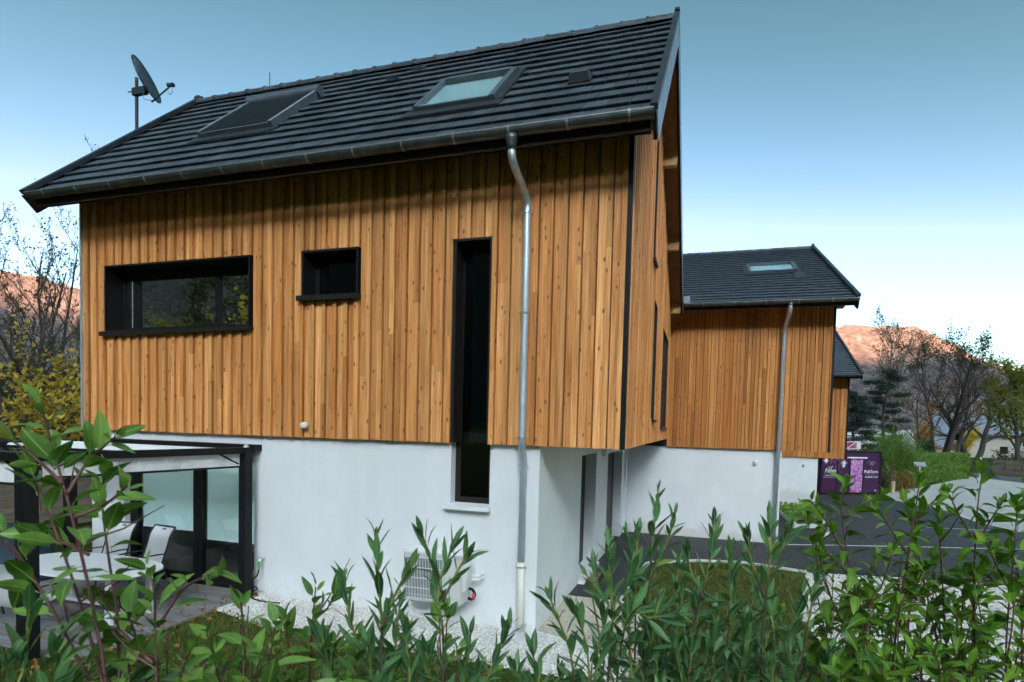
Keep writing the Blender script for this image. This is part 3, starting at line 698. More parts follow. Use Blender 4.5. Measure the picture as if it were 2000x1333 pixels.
# terrace door
wn = MB(); frame_rect(wn, 'y', .22, .30, -8.965, -6.08, .0, 2.44, .08)
wn.box((-8.885, .22, .08), (-8.80, .31, 2.36)); wn.box((-7.49, .215, .08), (-7.31, .31, 2.36))
wn.box((-8.80, .225, .08), (-7.49, .305, .17)); wn.box((-7.31, .225, .08), (-6.16, .305, .17))
dr = wn.build('terrace_door', M['black'], h1); dr['label'] = 'wide glazed terrace door with pale roller blinds'
for x0, x1 in ((-8.80, -7.49), (-7.31, -6.16)): MB().box((x0, .255, .17), (x1, .265, 2.36)).build('pane', M['glass'], dr)
MB().box((-8.79, .33, .92), (-7.50, .34, 2.36)).build('blind', M['blind'], dr); MB().box((-7.30, .33, .80), (-6.17, .34, 2.36)).build('blind', M['blind'], dr)
for x0, x1, z in ((-8.79, -7.50, .90), (-7.30, -6.17, .78)): MB().box((x0, .325, z), (x1, .345, z + .025)).build('blind_bar', M['white'], dr)
MB().box((-6.6, 1.0, .02), (-6.35, 1.3, .55)).build('carton', M['fence'], h1)
# side entrance
for y0_, y1_, zt, lb in ((2.92, 4.43, 2.385, 'front door under the overhang'), (5.94, 8.46, 2.30, 'second dark door further back')):
    d_ = MB(); d_.box((-1.46, y0_, gzf(0, y0_) - .02), (-1.43, y1_, zt)).build('door', M['brown'], h1)['label'] = lb
MB().box((-1.47, 2.86, -.25), (-1.07, 4.46, .015)).build('door_step', M['white'], h1)
MB().box((-1.42, 4.40, 1.25), (-1.30, 4.43, 1.36)).build('door_bell', M['plastic'], h1)
MB().box((-1.19, 8.9, -.4), (-1.13, 9.25, 2.64)).build('corner_trim', M['white'], h1)
MB().tube([(-1.15, 5.17, 2.28), (-1.15, 5.17, 2.32), (-1.15, 5.17, 2.6), (-1.15, 5.17, 2.645)], [.04, .075, .075, .05], 14).build('porch_lamp', M['plastic'], h1)
# roof
holes1 = [(-3.40, -1.98, 1.05, 2.75), (-7.78, -6.08, 1.45, 3.4)]
roof1, P1, Q1, LL1, LL12, d1, n1, d12, n12 = make_roof(h1, -10.08, .30, E1, R1, F1, 13, .30, 299, holes1)
verge(h1, .255, .34, P1, Q1, LL1, LL12, 6, True); verge(h1, -10.14, -10.02, P1, Q1, LL1, LL12, 0, False)
g1 = gutter(h1, -9.95, .30, -.685, 6.552, .08, .735, .42)
MB().box((-9.95, -.60, 6.40), (.25, -.575, 6.55)).build('fascia_board', M['brown'], h1)
MB().hexa([tuple(P1(*q)) for q in ((-10.0, .06, -.29), (.24, .06, -.29), (.24, .93, -.29), (-10.0, .93, -.29), (-10.0, .06, -.254), (.24, .06, -.254), (.24, .93, -.254), (-10.0, .93, -.254))]).build('eave_shade_panel', M['core'], h1)  # near-black panel added under the eave to deepen the shade on the boards
skylight(h1, P1, None, -3.335, -2.045, 1.28, 2.66, 'roof window reflecting the pale sky')
# skylight with roller shutter
def bxs(b, xa, xb, sa, sb, ha, hb): b.hexa([tuple(P1(*q)) for q in ((xa, sa, ha), (xb, sa, ha), (xb, sb, ha), (xa, sb, ha), (xa, sa, hb), (xb, sa, hb), (xb, sb, hb), (xa, sb, hb))])
b = MB(); X0, X1, S0, S1 = -7.72, -6.14, 1.66, 3.25
bxs(b, X0, X0 + .05, S0, S1, -.05, .092); bxs(b, X1 - .06, X1, S0, S1, -.05, .095); bxs(b, X0 + .05, X1 - .06, S0, S0 + .05, -.05, .075)
rs = b.build('roof_shutter', M['shutter'], h1); rs['label'] = 'closed grey roller shutter over a roof window'
b = MB(); ns = 26
for k in range(ns):
    sa = S0 + .055 + (S1 - S0 - .06) * k / ns; sb = S0 + .05 + (S1 - S0 - .06) * (k + 1) / ns
    b.hexa([tuple(P1(*q)) for q in ((X0 + .052, sa, .04), (X1 - .062, sa, .04), (X1 - .062, sb, .04), (X0 + .052, sb, .04), (X0 + .052, sa, .086), (X1 - .062, sa, .086), (X1 - .062, sb, .074), (X0 + .052, sb, .074))])
o = b.build('shutter_slats', M['shutter'], rs); o['kind'] = 'stuff'
b = MB(); b.tube([P1(X0 - .02, S1 + .07, .07), P1(X1 + .05, S1 + .07, .07)], .095, 16); b.build('roller_box', M['shutter'], rs)
b = MB()
for xa, xb in ((X0 + .006, X0 + .04), (X1 - .05, X1 - .012)): bxs(b, xa, xb, S0 + .01, S1, .096, .104)
b.build('guide_rail', M['zinc'], rs)
b = MB(); bxs(b, X0 - .12, X1 + .12, S0 - .2, S0 - .002, -.028, .012); b.build('flashing', M['verge'], rs)
# vents
b = MB(); v0 = [P1(-1.02, 1.55, .0), P1(-.72, 1.55, .0), P1(-.74, 1.86, .0), P1(-1.0, 1.86, .0)]
v1 = [P1(-1.0, 1.57, .115), P1(-.74, 1.57, .115), P1(-.77, 1.82, .09), P1(-.97, 1.82, .09)]
b.hexa([tuple(q) for q in v0 + v1]); vt = b.build('roof_vent', M['tile'], h1)
b = MB(); bxs(b, -1.03, -.71, 1.53, 1.86, -.01, .012); b.build('vent_base', M['verge'], vt)
for x_, s_ in ((-4.69, 3.5), (-4.4, 4.05)):
    b = MB(); b.hexa([tuple(P1(*q)) for q in ((x_ - .13, s_, 0), (x_ + .13, s_, 0), (x_ + .11, s_ + .2, 0), (x_ - .11, s_ + .2, 0), (x_ - .12, s_ + .01, .05), (x_ + .12, s_ + .01, .05), (x_ + .1, s_ + .2, .005), (x_ - .1, s_ + .2, .005))]); b.build('vent_tile', M['tile'], h1)
MB().tube([(-8.16, R1[0], R1[1]), (-8.16, R1[0], R1[1] + .34)], .012, 6).build('antenna_rod', M['darkmetal'], h1)
sd_ = thing('satellite_dish', (-10.25, 1.33, 7.9), 'dark grey satellite dish on a mast beside the left gable edge', 'satellite dish')
MB().tube([(-10.25, 1.33, 7.6), (-10.25, 1.33, 9.72)], .030, 10).build('mast', M['darkmetal'], sd_)
MB().box((-10.29, 1.29, 7.62), (-9.82, 1.37, 7.70)).build('wall_bracket', M['darkmetal'], sd_)
dax = Vector((.84, .37, .40)).normalized(); dc = Vector((-10.04, 1.30, 9.62))
du_ = Vector((0, 0, 1)); du_ = (du_ - dax * du_.dot(dax)).normalized(); dr_ = du_.cross(dax).normalized()
def dpt(r_, t_, h_): return tuple(dc + dr_ * (r_ * .38 * math.cos(t_)) + du_ * (r_ * .435 * math.sin(t_)) + dax * h_)
b = MB(); nr_, nt_ = 7, 36
for sgn in (0, -.022):
    for i in range(nr_ + 1):
        r_ = i / nr_
        for k in range(nt_): b.v.append(dpt(r_ + (.0 if sgn == 0 else .004), 2 * math.pi * k / nt_, .085 * r_ * r_ + sgn))
lay = (nr_ + 1) * nt_
for q in range(2):
    for i in range(nr_):
        for k in range(nt_): a_ = q * lay + i * nt_ + k; b_ = q * lay + i * nt_ + (k + 1) % nt_; b.f.append((a_, b_, b_ + nt_, a_ + nt_))
for k in range(nt_): b.f.append((nr_ * nt_ + k, nr_ * nt_ + (k + 1) % nt_, lay + nr_ * nt_ + (k + 1) % nt_, lay + nr_ * nt_ + k))
b.build('reflector', M['dish'], sd_, smooth=True)
low = Vector(dpt(1.0, -math.pi / 2, .06)); feed = low + dax * .40 + du_ * .19
MB().tube([tuple(low - dax * .08), tuple(feed)], .016, 8).build('feed_arm', M['darkmetal'], sd_)
hd_ = (dc - feed).normalized(); lnb = MB().tube([tuple(feed - hd_ * .05), tuple(feed + hd_ * .02), tuple(feed + hd_ * .03), tuple(feed + hd_ * .07)], [.028, .028, .04, .04], 10); lnb.box(tuple(feed + Vector((.0, -.03, -.02))), tuple(feed + Vector((.07, .03, .035)))); lnb.build('receiver', M['darkmetal'], sd_)
MB().tube(smoothpath([tuple(feed + Vector((.02, 0, -.02))), tuple(feed + Vector((.03, 0, -.13))), tuple(feed + Vector((-.04, 0, -.17))), tuple(feed + Vector((-.09, 0, -.09)))], 5), .005, 5).build('cable', M['darkmetal'], sd_)
MB().box((-10.31, 1.27, 9.36), (-9.96, 1.35, 9.50)).build('clamp', M['darkmetal'], sd_); MB().tube([(-10.45, 1.31, 9.46), (-10.2, 1.31, 9.44)], .012, 6).build('clamp_bolt', M['darkmetal'], sd_)
MB().tube(smoothpath([(-10.0, 1.28, 9.40), (-10.0, 1.27, 9.27), (-9.9, 1.25, 9.2), tuple(low)], 4), .005, 5).build('cable', M['darkmetal'], sd_)
# purlin ends under the gable overhang
for y_ in (4.5, 6.5, 8.55):
    zt = rear_soffit(y_) - .24
    MB().prism([(-.02, zt + .02), (.274, zt + .02), (.274, zt - .22), (.25, zt - .32), (-.02, zt - .32)], 'y', y_, y_ + .16).build('purlin', M['purlin'], h1)
zt = front_soffit(.1) - .36
# downspout
xd = -1.40
path = smoothpath([(-1.42, -.685, 6.47), (-1.42, -.685, 6.33), (-1.415, -.62, 6.18), (-1.41, -.2, 6.02), (-1.40, -.085, 5.90), (-1.40, -.08, 5.78)], 6) + [Vector((-1.395, -.08, 4.3))] + smoothpath([(-1.395, -.08, 2.80), (-1.395, -.08, 2.70), (-1.40, -.01, 2.52), (-1.40, .035, 2.40), (-1.40, .04, 2.30)], 5) + [Vector((-1.40, .04, .99))]
ds = MB().tube(path, .05, 14).build('downspout', M['zinc'], h1, smooth=True)
MB().tube([(-1.42, -.685, 6.49), (-1.42, -.685, 6.44), (-1.42, -.685, 6.36), (-1.42, -.685, 6.31)], [.085, .08, .056, .054], 14).build('outlet', M['zincdark'], ds, smooth=True)
MB().tube([(-1.40, .04, 1.02), (-1.395, .04, .5), (-1.39, .04, .02)], .057, 14).build('drain_pipe', M['pvc'], ds, smooth=True)
for p in ((-1.40, -.08, 5.78), (-1.397, -.08, 4.45), (-1.395, -.08, 2.76), (-1.40, .04, 2.37), (-1.40, .04, .95), (-1.39, .04, .14)):
    b = MB().tube([(p[0], p[1], p[2] - .012), (p[0], p[1], p[2] + .012)], .062, 14); b.box((p[0] - .085, p[1] - .005, p[2] - .008), (p[0] + .085, p[1] + .02, p[2] + .008)); b.tube([(p[0], p[1] + .05, p[2]), (p[0], .12 if p[2] < 2.6 else .04, p[2])], .008, 6); b.build('pipe_clamp', M['steel'], ds)
MB().box((-1.62, -.28, -.06), (-1.16, .1, .035)).build('drain_block', M['concrete'], h1)
wall_lamp(h1, (-4.98, .0, 2.84), 'y', r=.05)

# ------------------------------------------------------------------ houses behind
def house_behind(o, label, strip_x0, individual, x0r, detail):
    ox, oy, oz = o
    W, ovr = 4.356, .36
    hs = thing('house', (ox + 2, oy + 5, oz - .25), label, 'house', 'row of timber-clad houses')
    E, R_, F = (oy - .69, oz + 6.706), (oy + 5.968, oz + 10.08), (oy + 12.6, oz + 6.706)
    zb, zg = oz + 2.65, oz - .6
    b = MB(); b.box((ox - 1.5, oy + .12, zg), (ox + 3.16, oy + 11.6, zb)); b.build('rendered_wall', M['plaster'], hs)
    fs = lambda y: E[1] + (y - E[0]) * (R_[1] - E[1]) / (R_[0] - E[0])
    gp_ = [(oy + .068, zb + .01), (oy + 11.9, zb + .01), (oy + 11.9, fs(oy + .05) - .22), (R_[0], R_[1] - .27), (oy + .068, fs(oy + .05) - .22)]
    b = MB().prism(gp_, 'x', ox - 1.4, ox + W - .06); b.build('timber_wall_core', M['core'], hs)
    cladding(hs, 'y', oy, ox + strip_x0, ox + W - .06, zb, lambda u: fs(oy + .05) - .3, [], splits=.35, mt='larch2', start=-.05)
    piece('corner_profile', 'black', (ox + W - .058, oy - .004, zb - .01), (ox + W, oy + .06, fs(oy) - .25), hs)
    rf, P, Q, L, L2, d, n_, d2, n2 = make_roof(hs, ox - 1.6, ox + W + ovr - .02, E, R_, F, 24, .30, individual, [(ox + 2.16, ox + 3.74, 3.2, 4.75)] if detail else [], notch=(ox + x0r, .93))
    verge(hs, ox + W + ovr - .07, ox + W + ovr + .02, P, Q, L, L2, 0, True)
    gutter(hs, ox + x0r + .02, ox + W + ovr - .01, E[0] - .065, E[1] - .075, .08, .8, .5)
    MB().box((ox + x0r, E[0] + .02, E[1] - .23), (ox + W + ovr - .06, E[0] + .045, E[1] - .08)).build('fascia_board', M['brown'], hs)
    MB().prism([(ox + W - .05, fs(oy) - .30), (ox + W + .24, fs(oy) - .30), (ox + W + .24, fs(oy) - .40), (ox + W + .20, fs(oy) - .47), (ox + W - .05, fs(oy) - .47)], 'y', oy + .1, oy + .26).build('purlin', M['purlin'], hs)
    if detail:
        skylight(hs, P, None, ox + 2.22, ox + 3.68, 3.42, 4.62, 'roof window on the second house')
        c = [P(ox + 3.45, 2.42, 0), P(ox + 3.74, 2.42, 0), P(ox + 3.72, 2.72, 0), P(ox + 3.47, 2.72, 0), P(ox + 3.46, 2.44, .14), P(ox + 3.73, 2.44, .14), P(ox + 3.7, 2.70, .10), P(ox + 3.49, 2.70, .10)]
        MB().hexa([tuple(q) for q in c]).build('roof_vent', M['tile'], hs)
        xx = ox + 3.06
        pth = smoothpath([(xx + .03, oy - .755, E[1] - .16), (xx + .03, oy - .755, E[1] - .28), (xx + .02, oy - .6, E[1] - .45), (xx, oy - .16, E[1] - .7), (xx, oy - .08, E[1] - .9)], 5) + [Vector((xx - .01, oy - .08, zb + .1)), Vector((xx - .01, oy + .03, zb - .15)), Vector((xx - .02, oy + .04, oz - .1))]
        dsp = MB().tube(pth, .055, 12).build('downspout', M['zinc'], hs, smooth=True)
        MB().tube([(xx + .03, oy - .755, E[1] - .12), (xx + .03, oy - .755, E[1] - .24)], [.085, .056], 12).build('outlet', M['zincdark'], dsp, smooth=True)
        for z_ in (E[1] - 1.2, oz + 4.2, zb + .12, zb - .2):
            MB().tube([(xx - .005, oy - (.08 if z_ > zb else -.04), z_ - .012), (xx - .005, oy - (.08 if z_ > zb else -.04), z_ + .012)], .07, 12).build('pipe_clamp', M['steel'], dsp)
        wall_lamp(hs, (ox + 2.49, oy + .12, oz + 2.27), 'y', r=.07)
        MB().box((ox + .36, oy - .72, E[1] - .02), (ox + .52, oy - .55, E[1] + .16)).build('roof_flashing', M['vergelight'], hs)
    else:
        wall_lamp(hs, (ox + 2.53, oy + .12, oz + 2.25), 'y', r=.075)
    return hs
house_behind((0, 9.27, -.23), 'second timber-clad house, behind the first, with a single grey downspout', -.005, 0, .37, True)
house_behind((3.40, 22.1, -.93), 'farthest timber-clad house, mostly hidden, beside the purple kiosk', .9, 0, .4, False)

# ------------------------------------------------------------------ terrace
dk = thing('deck', (-8.3, -1.5, 0), 'grey timber terrace deck beside the white wall', 'deck')
y = -3.1
while y < .08:
    x = -13.0
    while x < -6.05:
        x2 = min(x + random.uniform(2.2, 3.8), -6.05 + random.uniform(-.01, .01))
        if -6.05 - x2 < .4: x2 = -6.05
        piece('deck_board', 'deck', (x + .003, y + .004, -.01), (x2, y + .138, .03 + random.uniform(-.002, .002)), dk); x = x2
    y += .142
piece('deck_edge', 'deck', (-6.046, -3.1, -.12), (-6.02, .08, .028), dk)
pg = thing('pergola', (-7.5, -1.4, 0), 'black pergola with folded white awning over the terrace', 'pergola')
def pbox(n, m_, a, c, p=None): return MB().box(a, c).build(n, M[m_], p or pg)
pbox('post', 'black', (-6.08, -.20, 0.03), (-5.95, -.06, 2.46))
pbox('post', 'black', (-6.585, -2.84, 0.0), (-6.435, -2.69, 2.46))
pbox('post', 'black', (-9.85, -.30, 0.03), (-9.71, -.16, 2.46))
b = MB(); b.hexa([(-6.07, -.2, 2.36), (-5.97, -.2, 2.36), (-6.40, -2.68, 2.36), (-6.50, -2.68, 2.36), (-6.07, -.2, 2.46), (-5.97, -.2, 2.46), (-6.40, -2.68, 2.46), (-6.50, -2.68, 2.46)]); b.build('side_beam', M['black'], pg)
def valance(p, q, z0, z1, nm='valance'):
    b = MB(); n = 22; p = Vector(p); q = Vector(q); d = (q - p).normalized(); nn = Vector((-d.y, d.x, 0))
    for i in range(n + 1):
        c = p + (q - p) * i / n; o = nn * (.012 * math.sin(i * 2.1) + .008 * math.sin(i * 5.3))
        for z, k in ((z1, .2), ((z0 + z1) / 2, .8), (z0, 1)): b.v.append(tuple(c + o * k + Vector((0, 0, z))))
    for i in range(n):
        for k in range(2): a = i * 3 + k; b.f.append((a, a + 1, a + 4, a + 3))
    o = b.build(nm, M['fabric'], pg); md = o.modifiers.new('s', 'SOLIDIFY'); md.thickness = .006; return o
valance((-6.05, -.22, 0), (-6.46, -2.64, 0), 2.17, 2.355)
b = MB(); b.hexa([(-6.07, -.2, 2.14), (-6.03, -.2, 2.14), (-6.44, -2.66, 2.14), (-6.48, -2.66, 2.14), (-6.07, -.2, 2.168), (-6.03, -.2, 2.168), (-6.44, -2.66, 2.168), (-6.48, -2.66, 2.168)]); b.build('valance_bar', M['black'], pg)
pbox('front_beam', 'black', (-11.5, -2.82, 2.36), (-6.62, -2.70, 2.46)); valance((-11.5, -2.75, 0), (-6.63, -2.75, 0), 2.10, 2.355); pbox('valance_bar', 'black', (-11.5, -2.77, 2.07), (-6.62, -2.73, 2.098))
pbox('wall_rail', 'black', (-9.8, -.055, 2.40), (-5.93, .112, 2.50))
for yy, z in ((-.42, 2.40), (-.78, 2.39), (-1.12, 2.385)):
    x1 = -6.06 + (yy + .2) * .17
    MB().tube([(-9.75, yy, z), (x1 - .05, yy, z)], .05, 10).build('awning_fold', M['fabric'], pg)
    pbox('awning_rod', 'black', (-9.75, yy - .10, z - .03), (x1, yy - .06, z + .012))
pbox('side_beam', 'black', (-9.82, -2.7, 2.36), (-9.72, -.3, 2.455))
for a, c in (((-6.05, -.24, 2.2), (-6.10, -.55, 2.37)), ((-6.47, -2.62, 2.2), (-6.42, -2.35, 2.37)), ((-6.6, -2.76, 2.2), (-6.9, -2.76, 2.37))): MB().tube([a, c], .015, 6).build('brace', M['black'], pg)
MB().tube([(-6.015, -.12, 2.46), (-6.015, -.12, 2.49), (-6.015, -.12, 2.515)], [.045, .035, .012], 10).build('finial', M['steel'], pg)
MB().tube([(-7.35, -.04, 2.50), (-7.35, -.04, 2.40)], .008, 6).build('rail_clip', M['white'], pg)
# wind chime hanging from the front beam
wc = thing('wind_chime', (-7.15, -2.3, 1.7), 'pale bamboo wind chime hanging beside the thick black post', 'wind chime')
MB().tube([(-7.15, -2.3, 2.36), (-7.15, -2.3, 2.02)], .004, 5).build('cord', M['black'], wc); MB().tube([(-7.15, -2.3, 2.0), (-7.15, -2.3, 2.03)], .075, 12).build('disc', M['bamboo'], wc)
for k in range(7):
    a = 2 * math.pi * k / 7; x, yv = -7.15 + .055 * math.cos(a), -2.3 + .055 * math.sin(a)
    MB().tube([(x, yv, 1.985), (x, yv, 1.68 - .05 * random.random())], .014, 7).build('chime_tube', M['bamboo'], wc)
# table and chairs
tb = thing('table', (-7.6, -1.42, .03), 'white oval garden table on the timber deck', 'table')
b = MB(); n = 40
for (sx, z) in ((.985, .70), (1.0, .705), (1.0, .728), (.99, .735)):
    b.v += [(-7.6 + 1.20 * sx * math.copysign(abs(math.cos(t)) ** .75, math.cos(t)), -1.42 + .54 * sx * math.copysign(abs(math.sin(t)) ** .75, math.sin(t)), z) for t in np.linspace(0, 2 * math.pi, n, endpoint=False)]
for i in range(3):
    for k in range(n): b.f.append((i * n + k, i * n + (k + 1) % n, (i + 1) * n + (k + 1) % n, (i + 1) * n + k))
b.f.append(tuple(range(n))[::-1]); b.f.append(tuple(range(3 * n, 4 * n))); b.build('table_top', M['white'], tb)
for x in (-8.35, -6.75):
    for yv in (-1.7, -1.14):
        b = MB(); b.hexa([(x - .05, yv - .03, .03), (x + .05, yv - .03, .03), (x + .05, yv + .03, .03), (x - .05, yv + .03, .03), (x - .035, yv - .025, .70), (x + .035, yv - .025, .70), (x + .035, yv + .025, .70), (x - .035, yv + .025, .70)]); b.build('leg', M['white'], tb)
    MB().box((x - .03, -1.66, .16), (x + .03, -1.18, .21)).build('stretcher', M['white'], tb)
MB().box((-8.32, -1.45, .17), (-6.78, -1.39, .20)).build('stretcher', M['white'], tb)
def make_chair(label):
    """sling garden chair facing -y at the origin, later moved"""
    t = thing('garden_chair', (0, 0, 0), label, 'chair', 'white sling garden chairs')
    side = smoothpath([(0, -.24, .42), (0, .0, .40), (0, .20, .43), (0, .31, .70), (0, .37, .90), (0, .46, 1.04)], 5)
    for s in (-.25, .25): MB().tube([(s, p.y, p.z) for p in side], .013, 7).build('side_frame', M['darkmetal'], t)
    b = MB(); ns = len(side)
    for j, xx in enumerate(np.linspace(-.24, .24, 5)):
        for p in side: b.v.append((xx, p.y + .02 * (1 - (xx / .24) ** 2), p.z - .012 * (1 - (xx / .24) ** 2)))
    for j in range(4):
        for i in range(ns - 1): a = j * ns + i; b.f.append((a, a + 1, a + ns + 1, a + ns))
    o = b.build('sling', M['sling'], t); md = o.modifiers.new('s', 'SOLIDIFY'); md.thickness = .008
    for s in (-.26, .26):
        MB().tube(smoothpath([(s, -.30, 0), (s, -.24, .35), (s, -.2, .60), (s, .05, .64), (s, .28, .63)], 4), .012, 7).build('front_leg', M['darkmetal'], t)
        MB().tube([(s, .22, .45), (s, .40, 0)], .012, 7).build('rear_leg', M['darkmetal'], t)
    MB().tube([(-.25, .455, 1.04), (.25, .455, 1.04)], .013, 7).build('top_rail', M['darkmetal'], t)
    MB().box((-.03, .43, .985), (.03, .452, 1.0)).build('badge', M['black'], t)
    return t
def copy_tree(o, parent=None):
    c = o.copy(); COL.objects.link(c)
    if parent is not None: c.parent = parent
    for ch in list(o.children): copy_tree(ch, c)
    return c
ch0 = make_chair('white sling chair behind the table, nearer the house corner')
for i, (x, yv, rz, lb) in enumerate(((-8.52, -.62, .08, None), (-7.72, -.60, -.10, 'white sling chair behind the table, nearer the glazed door'), (-8.35, -2.22, 2.95, 'white sling chair in front of the table, left of the thick black post'), (-7.45, -2.22, 3.3, 'white sling chair in front of the table, right of the thick black post'))):
    c = ch0 if i == 0 else copy_tree(ch0)
    if i: c['label'] = lb
    c.location = (x, yv, .03); c.rotation_euler = (0, 0, rz)
# tarp-covered barbecue
b = MB(); rg = np.random.default_rng(4); nu, nv = 28, 10
for j in range(nv + 1):
    f = j / nv; z = .92 * (1 - f) + .06 * f
    for i in range(nu):
        t = 2 * math.pi * i / nu; cx, sx_ = math.copysign(abs(math.cos(t)) ** .45, math.cos(t)), math.copysign(abs(math.sin(t)) ** .45, math.sin(t))
        k = (.82 + .18 * f ** .5) + .05 * f * math.sin(i * 2.7) + .02 * math.sin(i * 1.3 + j)
        b.v.append((-10.55 + .75 * cx * k, -.72 + .40 * sx_ * k, z + (.05 * math.sin(i * 1.1) if j < 2 else 0)))
for j in range(nv):
    for i in range(nu): a = j * nu + i; a2 = j * nu + (i + 1) % nu; b.f.append((a, a2, a2 + nu, a + nu))
b.f.append(tuple(range(nu)))
o = b.build('covered_barbecue', M['tarp'], None, smooth=True); tag(o, 'barbecue under a blue-grey tarpaulin at the left edge of the deck', 'barbecue cover')
# plank fence and shed behind the terrace
fn = thing('plank_fence', (-12.8, 1.5, 0), 'weathered plank fence behind the terrace at the left edge', 'fence')
for k in range(9): piece('fence_plank', 'fence', (-13.0 + .004 * (k % 3), -3.0, .35 + k * .145), (-12.96 + .004 * (k % 3), 4.6, .35 + k * .145 + .135), fn)
for yv in (-2.9, -1.0, .9, 2.8, 4.5): piece('fence_post', 'fence', (-13.09, yv, .1), (-13.005, yv + .09, 1.8), fn)

# ------------------------------------------------------------------ heat pump, tap and hose
ac = thing('heat_pump', (-2.6, -.2, .4), 'white outdoor heat pump unit bracketed to the white wall', 'heat pump')
ax0, ax1, ay0, ay1, az0, az1 = -3.03, -2.14, -.35, -.03, .42, 1.13
b = MB(); b.box((ax0, ay0 + .012, az0), (ax1, ay1, az1 - .03)); cs = b.build('casing', M['acwhite'], ac)
md = cs.modifiers.new('b', 'BEVEL'); md.width = .012; md.segments = 2
o = MB().box((ax0 - .008, ay0 - .002, az1 - .032), (ax1 + .008, ay1 + .004, az1)).build('lid', M['plastic'], ac); md = o.modifiers.new('b', 'BEVEL'); md.width = .01; md.segments = 2
gx0, gx1, gz0, gz1 = ax0 + .045, ax1 - .27, az0 + .05, az1 - .085
MB().box((gx0, ay0 + .008, gz0), (gx1, ay0 + .014, gz1)).build('grille_recess', M['darkmetal'], ac)
b = MB(); cx_, cz_ = (gx0 + gx1) / 2, (gz0 + gz1) / 2
for k in range(5):
    a = k * 2 * math.pi / 5; pts = []
    b.hexa([(cx_ + .04 * math.cos(a), ay0 + .004, cz_ + .04 * math.sin(a)), (cx_ + .27 * math.cos(a), ay0 + .003, cz_ + .27 * math.sin(a)), (cx_ + .25 * math.cos(a + .55), ay0 + .003, cz_ + .25 * math.sin(a + .55)), (cx_ + .04 * math.cos(a + .9), ay0 + .004, cz_ + .04 * math.sin(a + .9)),
            (cx_ + .04 * math.cos(a), ay0 + .006, cz_ + .04 * math.sin(a)), (cx_ + .27 * math.cos(a), ay0 + .006, cz_ + .27 * math.sin(a)), (cx_ + .25 * math.cos(a + .55), ay0 + .006, cz_ + .25 * math.sin(a + .55)), (cx_ + .04 * math.cos(a + .9), ay0 + .006, cz_ + .04 * math.sin(a + .9))])
b.build('fan', M['black'], ac)
g_ = MB()
for k in range(25):
    x = gx0 + (gx1 - gx0) * k / 24; g_.box((x - .0035, ay0 - .006, gz0), (x + .0035, ay0 + .001, gz1))
for k in range(5):
    z = gz0 + (gz1 - gz0) * k / 4; g_.box((gx0, ay0 - .012, z - .005), (gx1, ay0 - .0065, z + .005))
o = g_.build('grille', M['plastic'], ac); o['kind'] = 'stuff'
b = MB()
for z in (az0 + .03, az0 + .09, az1 - .07): b.box((ax0 + .02, ay0 + .004, z), (ax1 - .02, ay0 + .0115, z + .006))
b.box((ax1 - .25, ay0 + .004, az0 + .10), (ax1 - .244, ay0 + .0115, az1 - .09)); b.build('panel_seam', M['zinc'], ac)
MB().hexa([(ax1, ay0 + .06, az0 + .18), (ax1 + .05, ay0 + .09, az0 + .20), (ax1 + .05, ay1 - .06, az0 + .20), (ax1, ay1 - .04, az0 + .18), (ax1, ay0 + .06, az1 - .12), (ax1 + .05, ay0 + .09, az1 - .16), (ax1 + .05, ay1 - .06, az1 - .16), (ax1, ay1 - .04, az1 - .12)]).build('valve_cover', M['acwhite'], ac)
for x in (ax0 + .12, ax1 - .12):
    MB().box((x - .02, ay0 - .02, az0 - .045), (x + .02, .112, az0 - .012)).build('bracket', M['white'], ac); MB().box((x - .03, ay0 + .03, az0 - .012), (x + .03, ay0 + .10, az0)).build('foot', M['black'], ac)
for z in (az0 + .30, az0 + .36): MB().tube([(ax1 + .0, -.06, z), (ax1 + .14, -.04, z), (ax1 + .15, .115, z)], .014, 8).build('pipe', M['white'], ac)
MB().tube(smoothpath([(ax1 + .03, -.16, az0 + .20), (ax1 + .10, -.17, az0 + .20), (ax1 + .13, -.14, az0 + .12), (ax1 + .08, -.12, az0 + .04), (ax1 + .02, -.13, az0 + .06)], 4), .02, 8).build('cable_loop', M['black'], ac)
MB().tube([(ax1 + .11, -.18, az0 + .10), (ax1 + .145, -.17, az0 + .10)], .05, 10).build('red_cap', M['red'], ac)
hs_ = thing('garden_hose', (-5.85, .05, 0), 'black garden hose with green connector hanging from a wall tap', 'hose')
MB().tube([(-5.87, .116, .64), (-5.87, .03, .64), (-5.87, .01, .60)], .014, 8).build('tap', M['steel'], hs_); MB().box((-5.91, .03, .655), (-5.83, .045, .67)).build('tap_handle', M['steel'], hs_)
MB().tube([(-5.87, .01, .60), (-5.87, .005, .48)], [.022, .017], 10).build('connector', M['green'], hs_)
MB().tube(smoothpath([(-5.87, .005, .48), (-5.88, -.02, .38), (-5.96, -.04, .30), (-5.93, -.06, .22), (-5.85, -.05, .17), (-5.95, -.08, .10), (-5.88, -.14, .05), (-5.6, -.2, .04), (-5.3, -.16, .035)], 5), .011, 7).build('hose', M['black'], hs_)
o = MB().box((-1.14, 3.02, gzf(0, 3.4) + .024), (-.90, 3.82, gzf(0, 3.4) + .05)).build('doormat', M['mat_rug']); tag(o, 'brown coir doormat on the dark path by the front door', 'doormat')

